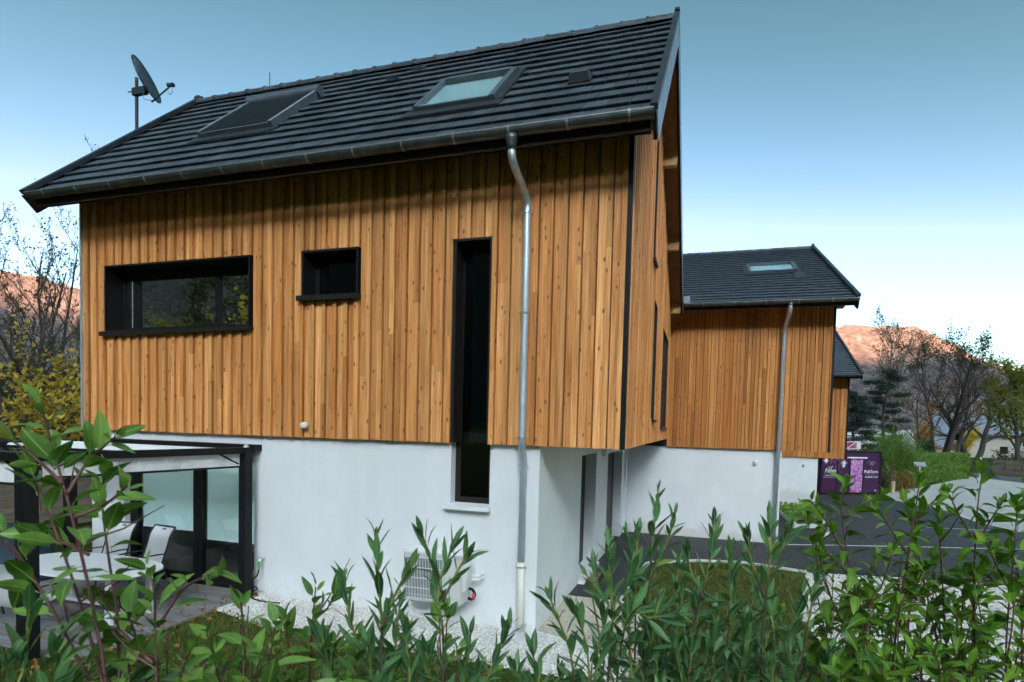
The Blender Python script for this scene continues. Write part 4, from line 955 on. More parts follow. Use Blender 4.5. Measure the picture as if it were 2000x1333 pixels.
# ------------------------------------------------------------------ planter, kiosk, street things
pl = thing('planter_bed', (5.2, 16, -.7), 'planting bed edged in pale concrete beside the asphalt', 'planting bed')
C4 = [(4.27, 13.56), (5.5, 14.55), (6.55, 21.6), (4.6, 21.6)]
for i in range(4):
    a, c = Vector(C4[i]), Vector(C4[(i + 1) % 4]); d = (c - a).normalized(); nn = Vector((-d.y, d.x)) * .12
    za, zc = gzf(*a), gzf(*c); P_ = [(*a, za - .1), (*c, zc - .1), (*(c + nn), zc - .1), (*(a + nn), za - .1)]
    MB().hexa(P_ + [(q[0], q[1], q[2] + .26) for q in P_]).build('edging', M['concrete'], pl)
b = MB(); b.v = [(x, yv, gzf(x, yv) + .10) for x, yv in C4]; b.f = [(0, 1, 2, 3)]; b.build('soil', M['soil'], pl)
def leaf_cloud(name, pts, size, mt, parent=None, aspect=.5, updir=.3, rg=RNG):
    """many small leaf quads at pts (n,3)"""
    n = len(pts); d = rg.normal(size=(n, 3)); d[:, 2] += updir; d /= np.linalg.norm(d, axis=1)[:, None]
    r = rg.normal(size=(n, 3)); s = np.cross(d, r); s /= np.linalg.norm(s, axis=1)[:, None] + 1e-9
    L = size * rg.uniform(.6, 1.3, (n, 1)); W_ = L * aspect
    V = np.stack([pts - d * L * .5, pts + s * W_ * .5, pts + d * L * .5, pts - s * W_ * .5], 1).reshape(-1, 3)
    F = np.arange(4 * n).reshape(-1, 4); return link(name, fast_mesh(name, V, F, mt), parent)
pp = np.stack([RNG.uniform(0, 1, 1500), RNG.uniform(0, 1, 1500)], -1)
q0, q1, q2, q3 = [np.array(c) for c in C4]
xy = (q0 * (1 - pp[:, :1]) + q1 * pp[:, :1]) * (1 - pp[:, 1:]) + (q3 * (1 - pp[:, :1]) + q2 * pp[:, :1]) * pp[:, 1:]
xy = xy[(pp[:, 1] > .12)]
P3 = np.column_stack([xy, gz(xy[:, 0], xy[:, 1]) + .10 + RNG.uniform(0, .38, len(xy))]); o = leaf_cloud('low_plants', P3, .16, M['leafG'], pl); o['kind'] = 'stuff'

K0, K1 = Vector((8.45, 30.82, 0)), Vector((12.28, 32.92, 0)); ku = (K1 - K0).normalized(); kn = Vector((ku.y, -ku.x, 0)); KW = (K1 - K0).length; kz = -.98
kmat = Matrix(((ku.x, kn.x, 0, K0.x), (ku.y, kn.y, 0, K0.y), (0, 0, 1, kz), (0, 0, 0, 1)))   # local x along the front, y outward, z up
kk = thing('kiosk', tuple(K0 + ku * KW / 2 + Vector((0, 0, kz))), 'dark purple sales kiosk with pink mosaic banner and white lettering', 'kiosk')
def kb(nm, mk, a, c): b = MB().box(a, c); b.xf(kmat); return b.build(nm, M[mk], kk)
kb('body', 'purple', (0, -2.2, .12), (KW, 0, 2.75)); kb('plinth', 'black', (.05, -2.15, 0), (KW - .05, -.05, .12)); kb('roof_edge', 'black', (-.04, -2.25, 2.75), (KW + .04, .05, 2.84))
kb('side_post', 'black', (KW - .0, -.12, .0), (KW + .12, .04, 2.75)); kb('door', 'black', (1.12, .0, .15), (1.18, .012, 2.2))
kb('banner', 'pink', (2.12, .03, .15), (3.02, .045, 2.28)); kb('awning_case', 'white', (1.85, .0, 2.36), (3.30, .10, 2.44)); kb('banner_edge', 'black', (3.02, .0, .15), (3.14, .03, 2.28))
def ktext(txt, x, z, size, mk='print', sx=1.0, shear=0):
    cu = bpy.data.curves.new('lettering', 'FONT'); cu.body = txt; cu.size = size; cu.align_x = 'CENTER'; cu.extrude = .004; cu.shear = shear; cu.offset = .004
    to = bpy.data.objects.new('lettering_source', cu); COL.objects.link(to); bpy.context.view_layer.update()
    me = bpy.data.meshes.new_from_object(to); bpy.data.objects.remove(to); me.name = 'lettering'
    T = kmat @ Matrix.Translation((x, .014, z)) @ Matrix.Rotation(math.pi / 2, 4, 'X') @ Matrix.Diagonal((sx, 1, 1, 1))
    me.transform(T); me.materials.clear(); me.materials.append(M[mk]); return link('lettering', me, kk)
ktext('Pic&Terre', 3.72, 1.42, .26); ktext('04 50 05 11 49', 3.76, 1.10, .155); ktext('Félyn', .62, 1.42, .40, shear=.25); ktext('noël', .62, 1.72, .2, 'lilac', shear=.25); ktext('fb', 4.12, .22, .16)
kb('underline', 'print', (.22, .0, 1.24), (1.02, .014, 1.265)); kb('underline', 'print', (.12, .0, 1.12), (.98, .014, 1.14)); kb('underline', 'lilac', (3.3, .0, 1.33), (4.1, .013, 1.345))
def star(x, z, R_, n=8):
    b = MB(); pts = [((R_ if i % 2 == 0 else R_ * .42) * (1.3 if i % 4 == 0 else 1) * math.cos(math.pi * i / n), (R_ if i % 2 == 0 else R_ * .42) * (1.3 if i % (n) == n // 2 else 1) * math.sin(math.pi * i / n)) for i in range(2 * n)]
    b.v = [(x, .016, z)] + [(x + p, .016, z + q) for p, q in pts]; b.f = [(0, 1 + i, 1 + (i + 1) % (2 * n)) for i in range(2 * n)]; b.xf(kmat); return b.build('snowflake', M['print'], kk)
star(.28, 2.18, .20); star(1.62, 2.05, .22); star(1.60, 1.86, .14)
b = MB()
for k in range(90): x, z = random.uniform(.55, 1.5), 2.5 - abs(random.gauss(0, .45)); b.box((x, .004, z), (x + random.uniform(.008, .03), .012, z + random.uniform(.01, .06)))
b.xf(kmat); o = b.build('printed_sparkle', M['lilac'], kk); o['kind'] = 'stuff'
for k in range(3): kb('ribbon_print', 'redprint', (.60 + .03 * k, .0, 2.0 + .1 * k), (.70 + .03 * k, .013, 2.08 + .1 * k))
# dragonfly-like flower emblem
b = MB()
for s in (-1, 1):
    for a0, r0 in ((.35, .36), (.85, .30), (1.25, .22)):
        pts = []
        for i in range(13):
            t = 2 * math.pi * i / 12; ex, ez = r0 * .5 + r0 * .5 * math.cos(t), r0 * .16 * math.sin(t)
            pts.append((3.72 + s * (ex * math.cos(a0) - ez * math.sin(a0)), .018, 1.98 + ex * math.sin(a0) + ez * math.cos(a0)))
        b.tube(pts, .006, 4, False)
    b.tube([(3.72, .018, 1.66), (3.72 + s * .04, .018, 1.85), (3.72 + s * .11, .018, 2.0)], .007, 4)
b.xf(kmat); b.build('emblem', M['lilac'], kk)
sg = thing('roof_sign', tuple(kmat @ Vector((2.6, -.6, 2.84))), 'small pink sign in a pale frame on the roof of the purple kiosk', 'sign')
b = MB().box((2.3, -.62, 2.98), (3.0, -.58, 3.42)); b.xf(kmat); b.build('sign_panel', M['pinksign'], sg)
b = MB().box((3.0, -.72, 2.94), (3.30, -.50, 3.46)); b.xf(kmat); b.build('sign_box', M['concrete'], sg)
for pa, pb in (((2.25, -.5, 2.96), (3.0, -.5, 2.96)), ((2.25, -.5, 2.96), (2.95, -.5, 3.44)), ((1.55, -.5, 2.84), (2.05, -.5, 3.38)), ((2.05, -.5, 3.38), (3.0, -.5, 3.44)), ((2.4, -.5, 2.84), (2.4, -.5, 2.96)), ((3.1, -.5, 2.84), (3.1, -.5, 2.96))):
    b = MB().tube([pa, pb], .022, 6); b.xf(kmat); b.build('sign_frame', M['white'], sg)
b = MB()
for z in (3.05, 3.16, 3.27): b.box((2.4, -.578, z), (2.4 + random.uniform(.35, .5), -.573, z + .045))
b.xf(kmat); b.build('sign_lines', M['purple'], sg)
# street furniture
bl = thing('bollard', (13.4, 33.9, gzf(13.4, 33.9)), 'pale weathered post in the bed right of the purple kiosk', 'post')
MB().tube([(13.4, 33.9, -1.0), (13.4, 33.9, -.4), (13.4, 33.9, -.16), (13.4, 33.9, -.12)], [.13, .13, .125, .08], 12).build('post', M['bamboo'], bl)
sp = thing('sign_post', (15.6, 36, -1), 'small information panel on a grey pole in front of the clipped hedge', 'sign')
MB().tube([(15.6, 36, -1), (15.6, 36, .9)], .04, 8).build('pole', M['zinc'], sp)
MB().hexa([(15.25, 35.9, .82), (15.95, 35.9, .82), (15.95, 36.15, 1.1), (15.25, 36.15, 1.1), (15.25, 35.88, .86), (15.95, 35.88, .86), (15.95, 36.13, 1.14), (15.25, 36.13, 1.14)]).build('panel', M['kerbstone'], sp)
sp = thing('street_post', (26.4, 53, -1), 'thin white post at the right end of the clipped hedge', 'post')
MB().tube([(26.4, 53.2, -1), (26.4, 53.2, 1.1)], .06, 8).build('pole', M['white'], sp)
# field wall beyond the road
b = MB(); rgw = random.Random(3)
wl = thing('field_wall', (45, 58, -1), 'low brown stone retaining wall beyond the road', 'wall')
A_, B_ = Vector((33, 66)), Vector((72, 41)); d = (B_ - A_).normalized(); Lw = (B_ - A_).length; nn = Vector((-d.y, d.x))
for r in range(3):
    t = -.2 * (r % 2)
    while t < Lw:
        ln = rgw.uniform(.8, 1.5); p = A_ + d * t; q = A_ + d * (t + ln - .05); e = rgw.uniform(0, .12)
        P_ = [(*(p - nn * e), -1 + r * .5), (*(q - nn * e), -1 + r * .5), (*(q + nn * .5), -1 + r * .5), (*(p + nn * .5), -1 + r * .5)]
        b.hexa(P_ + [(u, v_, z + .47) for u, v_, z in P_]); t += ln
o = b.build('stone', M['stone'], wl); o['kind'] = 'stuff'
# far houses
def far_house(c, rz, w_, d_, h_, rh, label, wallm, roofm, overhang=.5, wins=()):
    t = thing('house', c, label, 'house'); T = Matrix.Translation(c) @ Matrix.Rotation(rz, 4, 'Z')
    b = MB(); b.prism([(-d_ / 2, 0), (d_ / 2, 0), (d_ / 2, h_), (0, h_ + rh), (-d_ / 2, h_)], 'x', -w_ / 2, w_ / 2); b.xf(T); b.build('wall', M[wallm], t)
    k = rh / (d_ / 2); o_ = overhang
    b = MB(); b.prism([(-d_ / 2 - o_, h_ - o_ * k + .02), (0, h_ + rh + .02), (d_ / 2 + o_, h_ - o_ * k + .02), (d_ / 2 + o_, h_ - o_ * k + .22), (0, h_ + rh + .24), (-d_ / 2 - o_, h_ - o_ * k + .22)], 'x', -w_ / 2 - o_, w_ / 2 + o_); b.xf(T); b.build('roof', M[roofm], t)
    for (face, u, z, ww, hh) in wins:
        if face == 'f': bb = MB().box((u, -d_ / 2 - .04, z), (u + ww, -d_ / 2 - .005, z + hh)); fr_ = MB().box((u - .1, -d_ / 2 - .10, z - .12), (u + ww + .1, -d_ / 2 - .003, z - .005))
        else: bb = MB().box((-w_ / 2 - .04, u, z), (-w_ / 2 - .005, u + ww, z + hh)); fr_ = MB().box((-w_ / 2 - .1, u - .1, z - .12), (-w_ / 2 - .003, u + ww + .1, z - .005))
        bb.xf(T); wn = bb.build('window', M['glassd'] if False else M['black'], t); fr_.xf(T); fr_.build('sill', M['concrete'], wn)
    if True:
        b = MB().tube([(-w_ / 2 + .1, -d_ / 2 - .06, 0), (-w_ / 2 + .1, -d_ / 2 - .06, h_ - .2)], .06, 8); b.xf(T); b.build('downspout', M['zinc'], t)
    return t
far_house((57.5, 125, -1.1), rad(-24), 17, 11, 5.0, 3.4, 'far white house with a blue-grey roof behind the bare trees at right', 'creamwall', 'blueroof', .8, (('f', -6.2, 1.0, 1.2, 1.4), ('f', 2.2, 1.0, 1.2, 1.4), ('f', 5.5, 2.6, 2.2, 1.5), ('s', -1.5, 3.2, 1.2, 1.3)))
far_house((25.5, 84, -1.1), rad(-10), 9, 7, 2.6, 2.0, 'far low cream house with a pale roof behind the bamboo clump', 'creamwall', 'concrete', .5, (('f', -2.5, .8, 1.0, 1.2), ('f', 1.5, .8, 1.0, 1.2)))
far_house((40.5, 110, -1.1), rad(-18), 10, 7, 2.2, 1.6, 'far low building with a pale blue roof behind the leaning tree', 'creamwall', 'blueroof', .5, (('f', -3, .7, 1.2, 1.0),))

# ------------------------------------------------------------------ trees
def tree(name, label, basep, height, trunk_r, seed, bark='bark', n_main=7, spread=.55, levels=3, bare=.0, leaf=None, leaf_n=0, leaf_size=.1, group=None, lean=(0, 0), first=.25, up=.35, kids=5, multi=1, ratio=.62, droop=0.0, leaf_zone=(0, 1), sides=(8, 6, 4, 3), twig_r=.008):
    rg = random.Random(seed); t = thing(name, basep, label, 'tree', group); b = MB(); tips = []
    def grow(p, d, ln, r, lev):
        n = 5 if lev == 0 else 4; pts = [p.copy()]; q = p.copy(); dd = d.normalized(); rs = [r]
        for i in range(n):
            dd = (dd + Vector((rg.gauss(0, .11), rg.gauss(0, .11), rg.gauss(0, .05) + (up * .12 if lev else 0) - droop * lev * .08))).normalized()
            q = q + dd * ln / n; pts.append(q.copy()); rs.append(max(twig_r, r * (1 - .78 * (i + 1) / n)))
        b.tube(pts, rs, sides[min(lev, 3)], cap=False)
        if lev >= levels:
            for s in pts[1:]: tips.append(s)
            return
        m_ = n_main if lev == 0 else kids
        for k in range(m_):
            f = first + (1 - first) * (k + rg.random()) / m_ if lev == 0 else .2 + .8 * (k + rg.random()) / m_
            i = min(int(f * n), n - 1); a = pts[i].lerp(pts[i + 1], f * n - i)
            az = rg.random() * 2 * math.pi if lev else (k * 2.4 + rg.random())
            perp = Vector((math.cos(az), math.sin(az), 0)); ax = (pts[i + 1] - pts[i]).normalized()
            perp = (perp - ax * perp.dot(ax)).normalized()
            nd = (ax * (1 - spread) + perp * spread + Vector((0, 0, up * .4))).normalized()
            grow(a, nd, ln * ratio * rg.uniform(.7, 1.1) * (1 - .35 * f if lev == 0 else 1), max(twig_r, rs[i] * .55), lev + 1)
    for k in range(multi):
        a = 2 * math.pi * k / multi + rg.random(); off = Vector((math.cos(a), math.sin(a), 0)) * (trunk_r * 1.2 if multi > 1 else 0)
        d = Vector((lean[0], lean[1], 1)) + (Vector((math.cos(a), math.sin(a), 0)) * .32 if multi > 1 else Vector())
        grow(Vector(basep) + off + Vector((0, 0, -.2)), d, height * (.72 if multi == 1 else rg.uniform(.6, .78)), trunk_r, 0)
    b.build('trunk', M[bark], t, recalc=False)
    if leaf and leaf_n:
        T = np.array([tuple(q) for q in tips]); zz = (T[:, 2] - T[:, 2].min()) / (np.ptp(T[:, 2]) + 1e-6); T = T[(zz >= leaf_zone[0]) & (zz <= leaf_zone[1])]
        rn = np.random.default_rng(seed); P_ = T[rn.integers(0, len(T), leaf_n)] + rn.normal(0, leaf_size * 1.2, (leaf_n, 3))
        leaf_cloud('crown', P_, leaf_size, M[leaf], t, .6, -.2, rn)
    return t
GB = 'bare trees beyond the parking area'
tree('birch_tree', 'slender bare birch with pale trunk between the roof corner and the bare trees', (20.9, 58.9, -1.0), 19.0, .30, 21, 'bark2', 15, .42, 3, leaf='leafD', leaf_n=1800, leaf_size=.2, group=GB, first=.28, up=.5, kids=6, ratio=.38, twig_r=.022)
tree('bare_tree', 'tall many-stemmed bare tree beside the birch, leaves only at its top', (31.6, 76.5, -1.0), 21, .30, 32, 'bark', 10, .5, 3, leaf='leafD', leaf_n=3600, leaf_size=.26, group=GB, multi=3, first=.3, up=.45, kids=6, ratio=.46, leaf_zone=(.6, 1), twig_r=.022, lean=(.12, 0))
tree('bare_tree', 'leaning bare tree with thick dark boughs in front of the far white house', (38.5, 84.5, -1.0), 17, .46, 43, 'bark', 10, .62, 3, leaf='leafO', leaf_n=350, leaf_size=.22, group=GB, multi=2, first=.25, up=.35, kids=5, ratio=.5, twig_r=.026, lean=(-.1, 0))
tree('bare_tree', 'bare tree with rusty twigs filling the gap behind the leaning boughs', (35.5, 82, -1.0), 20, .30, 54, 'bark', 12, .5, 3, leaf='leafO', leaf_n=1500, leaf_size=.24, group=GB, first=.2, up=.45, kids=5, ratio=.46, leaf_zone=(0, .6), twig_r=.018, lean=(.06, 0))
tree('bare_tree', 'thin bare tree left of the many-stemmed one, behind the pine', (27.5, 72, -1.0), 13.5, .18, 58, 'bark', 9, .5, 3, leaf='leafO', leaf_n=700, leaf_size=.22, group=GB, first=.2, up=.45, kids=5, ratio=.46, leaf_zone=(0, .7), twig_r=.016)
tree('autumn_tree', 'yellow-green autumn tree at the right edge of the picture', (35.2, 65.2, -1.0), 14.5, .30, 65, 'bark', 10, .5, 3, leaf='leafYG', leaf_n=6500, leaf_size=.26, first=.2, up=.4, kids=5, ratio=.45, twig_r=.016)
tree('autumn_shrub', 'golden yellow autumn tree below the far white house', (41.5, 96, -1.0), 6.5, .15, 76, 'bark', 9, .55, 3, leaf='leafY', leaf_n=2600, leaf_size=.28, first=.1, up=.3, kids=5, ratio=.5)
tree('autumn_shrub', 'small orange autumn tree left of the golden one', (36.5, 95, -1.0), 5.8, .15, 77, 'bark', 9, .55, 3, leaf='leafO', leaf_n=2500, leaf_size=.3, first=.1, up=.3, kids=5, ratio=.5)
tree('autumn_shrub', 'orange-leaved shrub between the kiosk sign and the corner of the last house', (12.4, 40.5, -1.0), 3.6, .07, 78, 'bark', 9, .5, 3, leaf='leafY', leaf_n=900, leaf_size=.16, first=.1, up=.3, kids=5, ratio=.5)
# pine with layered needle pads
def pine(label, basep, h, seed, lean=0., rmax=2.6):
    rg = random.Random(seed); t = thing('pine_tree', basep, label, 'tree'); b = MB(); P_ = []
    B0 = Vector(basep); pts = [B0 + Vector((lean * (i / 8) ** 2 + .15 * math.sin(i), .1 * math.cos(i), h * i / 8)) for i in range(9)]
    b.tube(pts, [.2 * (1 - .09 * i) for i in range(9)], 8)
    for k in range(26):
        f = .22 + .76 * k / 25; i = min(int(f * 8), 7); a = pts[i].lerp(pts[i + 1], f * 8 - i); az = k * 2.4 + rg.random(); L = rmax * (1.15 - .75 * f) * rg.uniform(.65, 1.15)
        q = [a, a + Vector((math.cos(az), math.sin(az), .12)) * L * .5, a + Vector((math.cos(az), math.sin(az), .05)) * L]; b.tube(q, [.05, .035, .015], 5)
        for c_ in range(7):
            s = rg.uniform(.35, 1.05); c = a + Vector((math.cos(az + rg.gauss(0, .22)), math.sin(az + rg.gauss(0, .22)), .10)) * L * s; rr = rg.uniform(.28, .5)
            for _ in range(130): P_.append((c.x + rg.gauss(0, rr * .62), c.y + rg.gauss(0, rr * .62), c.z + rg.gauss(0, rr * .30)))
    b.build('trunk', M['bark'], t, recalc=False); leaf_cloud('crown', np.array(P_), .19, M['needle'], t, .22, .4, np.random.default_rng(seed)); return t
pine('dark pine with layered branches behind the bamboo clump', (17.2, 50, -1.0), 9.8, 5, .3, 3.0)
pine('smaller dark pine half hidden by the last house', (14.2, 47, -1.0), 7.6, 6, -.2, 2.6)
tree('conifer', 'small dark conifer behind the clipped hedge', (29.3, 74, -1.0), 4.4, .1, 88, 'bark', 20, .5, 1, leaf='needle', leaf_n=2500, leaf_size=.25, first=.05, up=.1, ratio=.22)
# bamboo clump
bb = thing('bamboo', (15.3, 39.6, -1), 'bright green feathery bamboo clump between the kiosk and the clipped hedge', 'bamboo plant'); b = MB(); P_ = []; rg = random.Random(9)
for k in range(70):
    x, yv = 15.4 + rg.gauss(0, .85), 39.8 + rg.gauss(0, .8); hh = max(1.6, (4.9 - .9 * abs(x - 15.0) ** 1.2)) * rg.uniform(.7, 1.05); az = rg.random() * 6.28; cv = rg.uniform(.3, 1.3)
    pts = [Vector((x + math.cos(az) * cv * (i / 6) ** 2, yv + math.sin(az) * cv * (i / 6) ** 2, -1 + hh * (i / 6) * (1 - .08 * cv * (i / 6)))) for i in range(7)]
    b.tube(pts, [.02 * (1 - .1 * i) for i in range(7)], 4, False)
    for _ in range(230):
        f = rg.uniform(.12, 1.0) ** .8; i = min(int(f * 6), 5); a = pts[i].lerp(pts[i + 1], f * 6 - i); P_.append((a.x + rg.gauss(0, .22), a.y + rg.gauss(0, .22), a.z + rg.gauss(0, .18)))
b.build('cane', M['stemgreen'], bb, recalc=False); leaf_cloud('foliage', np.array(P_), .17, M['leafG'], bb, .2, -.3, np.random.default_rng(9))
# clipped hedge
hd = thing('hedge', (22, 49, -1), 'clipped green hedge along the pale road', 'hedge'); rg = np.random.default_rng(12)
H0, H1 = np.array([18.0, 44.2]), np.array([25.7, 53.6]); du = (H1 - H0) / np.linalg.norm(H1 - H0); Lh = np.linalg.norm(H1 - H0); nv_ = np.array([du[1], -du[0]])
b = MB(); q = [H0 + nv_ * -.05, H1 + nv_ * -.05, H1 - nv_ * 1.3, H0 - nv_ * 1.3]; b.hexa([(*p, -1.0) for p in q] + [(*p, 1.30) for p in q]); b.build('hedge_core', M['evergreen'], hd)
n = 13000; u = rg.uniform(0, Lh, n); v = rg.uniform(-1.0, 1.42, n); side = rg.random(n); dep = np.where(side < .7, rg.normal(0, .045, n), rg.uniform(-1.3, .05, n)); v = np.where(side < .7, v, 1.38 + rg.normal(0, .03, n))
P_ = np.column_stack([H0[0] + du[0] * u + nv_[0] * dep, H0[1] + du[1] * u + nv_[1] * dep, v]); patch = (np.sin(u * 1.9) + np.sin(u * 3.7 + 1)) > .1
leaf_cloud('fresh_foliage', P_[patch], .17, M['leafH'], hd, .55, .2, rg); leaf_cloud('dark_foliage', P_[~patch], .17, M['leafP'], hd, .55, .2, rg)
# undergrowth around the kiosk, bank shrubs
def bush(label, c, r, h, n_, leafm, size, seed, cat='shrub', name='shrub', aspect=.5):
    rg = np.random.default_rng(seed); t = thing(name, c, label, cat); b = MB(); rr = random.Random(seed); P_ = []
    for k in range(9):
        az = rr.random() * 6.28; L = rr.uniform(.5, 1.0); tip = Vector(c) + Vector((math.cos(az) * r * L, math.sin(az) * r * L, h * rr.uniform(.55, 1.0))); mid = Vector(c).lerp(tip, .5) + Vector((0, 0, h * .1)); pts = smoothpath([c, mid, tip], 4)
        b.tube(pts, [.03 * (1 - .1 * i) for i in range(len(pts))], 4, False)
        m_ = n_ // 9; ii = rg.integers(1, len(pts), m_); B_ = np.array([tuple(p) for p in pts])[ii]; P_.append(B_ + rg.normal(0, 1, (m_, 3)) * np.array([r * .24, r * .24, h * .14]))
    b.build('stem', M['bark'], t, recalc=False); leaf_cloud('foliage', np.concatenate(P_), size, M[leafm], t, aspect, .1, rg); return t
bush('brownish low shrub directly right of the purple kiosk', (13.4, 36.5, -1), 1.1, 2.0, 1600, 'leafD', .16, 31)
bush('straw-coloured ornamental grass beside the pale post', (14.2, 34.6, -1), .7, 1.5, 900, 'litter', .25, 32, 'plant', 'ornamental_grass', .12)
bush('dark green shrub below the far white house', (44, 74, -1), 2.0, 3.2, 1800, 'leafH', .28, 33); bush('very dark shrub at the right edge beyond the road', (47, 72, -1), 2.4, 4.4, 2200, 'evergreen', .3, 34); bush('grey-green shrub left of the field wall', (36.5, 70, -1), 1.8, 2.4, 1500, 'leafD', .26, 35)
# left side: bare shrubs with few leaves, yellow bushes, dark hedge
GL = 'bare shrubs left of the house'
for i, (x, yv, hh, sd_, lb) in enumerate(((-24.5, 7.6, 14.5, 101, 'bare thin-stemmed shrub tree at the left picture edge'), (-25.6, 9.6, 15.0, 102, 'bare shrub tree nearest the house corner under the eaves'), (-23.2, 6.6, 11.5, 103, 'shorter bare shrub tree in front of the two tall ones at left'), (-28.6, 12.6, 17.0, 104, 'tallest bare shrub tree, farthest back at left'))):
    tree('bare_shrub_tree', lb, (x, yv, gzf(x, yv)), hh, .10, sd_, 'bark', 8, .42, 3, leaf='leafD', leaf_n=1300, leaf_size=.11, group=GL, multi=3, first=.15, up=.6, kids=5, ratio=.40, twig_r=.008)
for i, (x, yv, hh, sd_, lb, n_) in enumerate(((-18.1, 3.9, 3.8, 111, 'yellow-leaved autumn bush at the left picture edge', 420), (-17.0, 4.6, 3.4, 112, 'yellow-leaved autumn bush touching the house corner in the view', 420), (-20.6, 6.0, 5.2, 113, 'taller sparse yellow-leaved bush behind the other two', 520))):
    tree('yellow_bush', lb, (x, yv, gzf(x, yv)), hh * 1.1, .05, sd_, 'bark', 10, .6, 2, leaf='leafY', leaf_n=n_ * 2, leaf_size=.17, group='yellow bushes left of the house', multi=3, first=.1, up=.35, kids=5, ratio=.5, twig_r=.006)
eh = thing('evergreen_hedge', (-26, 9, 0), 'tall dark evergreen hedge behind the yellow bushes at left', 'hedge'); rg = np.random.default_rng(14)
A_, B_ = np.array([-34., 3.]), np.array([-19.5, 15.]); du = (B_ - A_) / np.linalg.norm(B_ - A_); Lh = np.linalg.norm(B_ - A_); nv_ = np.array([du[1], -du[0]])
b = MB(); q = [A_ - nv_ * .1, B_ - nv_ * .1, B_ - nv_ * 2, A_ - nv_ * 2]; b.hexa([(*p, .5) for p in q] + [(*p, 4.6) for p in q]); b.build('hedge_core', M['evergreen'], eh)
n = 9000; u = rg.uniform(0, Lh, n); v = rg.uniform(.8, 5.3, n) + .3 * np.sin(u * 1.1); dep = rg.normal(0, .22, n); leaf_cloud('foliage', np.column_stack([A_[0] + du[0] * u + nv_[0] * dep, A_[1] + du[1] * u + nv_[1] * dep, v]), .22, M['evergreen'], eh, .55, .1, rg)
# trees behind the photographer, seen as reflections in the panes
for i, (x, yv, hh, sd_, lm, lb) in enumerate(((-20.5, -13, 9, 121, 'leafD', 'dark leafy tree behind the photographer, mirrored in the middle of the strip window'), (-25.5, -14.5, 7.5, 122, 'leafYG', 'yellowish tree behind the photographer, mirrored at the left of the strip window'), (-16.5, -12.5, 7.5, 123, 'leafY', 'yellow tree behind the photographer, mirrored at the right of the strip window'))):
    tree('leafy_tree', lb, (x, yv, gzf(x, yv)), hh, .25, sd_, 'bark', 9, .55, 3, leaf=lm, leaf_n=5000, leaf_size=.22, first=.12, up=.3, kids=5, ratio=.5)

# ------------------------------------------------------------------ grass, pebbles, fallen leaves
def inside(poly, X, Y):
    r = np.zeros(len(X), bool); j = len(poly) - 1
    for i in range(len(poly)):
        xi, yi = poly[i]; xj, yj = poly[j]
        r ^= ((yi > Y) != (yj > Y)) & (X < (xj - xi) * (Y - yi) / (yj - yi + 1e-12) + xi); j = i
    return r
def grass(name, polys, mk, hgt, seed, label):
    rg = np.random.default_rng(seed); V = []
    for poly, m_ in polys:
        xs = [p[0] for p in poly]; ys = [p[1] for p in poly]; k = m_ * 2
        X = rg.uniform(min(xs), max(xs), k); Y = rg.uniform(min(ys), max(ys), k); s = inside(poly, X, Y); X, Y = X[s], Y[s]
        cl = hmix(X + 50, Y + 50, .5, 5); kp = rg.random(len(X)) < .35 + cl; X, Y, cl = X[kp], Y[kp], cl[kp]
        H = hgt * rg.uniform(.4, 1.2, len(X)) * (.5 + cl); a = rg.uniform(0, 2 * np.pi, len(X)); wd = rg.uniform(.004, .008, len(X)); Z = gz(X, Y)
        bx, by = np.cos(a) * wd, np.sin(a) * wd; lx, ly = rg.normal(0, .5, len(X)) * H, rg.normal(0, .5, len(X)) * H
        V.append(np.stack([np.column_stack([X - bx, Y - by, Z - .005]), np.column_stack([X + bx, Y + by, Z - .005]), np.column_stack([X + bx * .3 + lx, Y + by * .3 + ly, Z + H]), np.column_stack([X - bx * .3 + lx, Y - by * .3 + ly, Z + H])], 1).reshape(-1, 3))
    V = np.concatenate(V); F = np.arange(len(V)).reshape(-1, 4); o = link(name, fast_mesh(name, V, F, M[mk])); struct(o, 'stuff'); tag(o, label, 'grass')
LAWN_F = [(-6.0, -3.2), (3.0, -3.2), (3.0, .2), (2.65, 1.1), (2.6, 2.6), (3.25, 5.7), (2.0, 6.15), (1.0, 5.9), (.0, 5.2), (-.2, 2.2), (.5, .6), (.3, -1.05), (-1.3, -1.0), (-4.9, -.95), (-6.0, -.62)]
grass('grass', [(LAWN_F, 75000), ([(-14, -7), (9, -7), (9, -3.2), (-14, -3.2)], 26000), ([(3.0, -3.2), (12, -3.2), (12, .2), (3.0, .2)], 9000)], 'grass', .055, 17, 'short mossy lawn grass between the hedge and the white wall')
grass('dry_grass', [(LAWN_F, 22000)], 'straw', .05, 27, 'straw-coloured tufts scattered through the lawn')
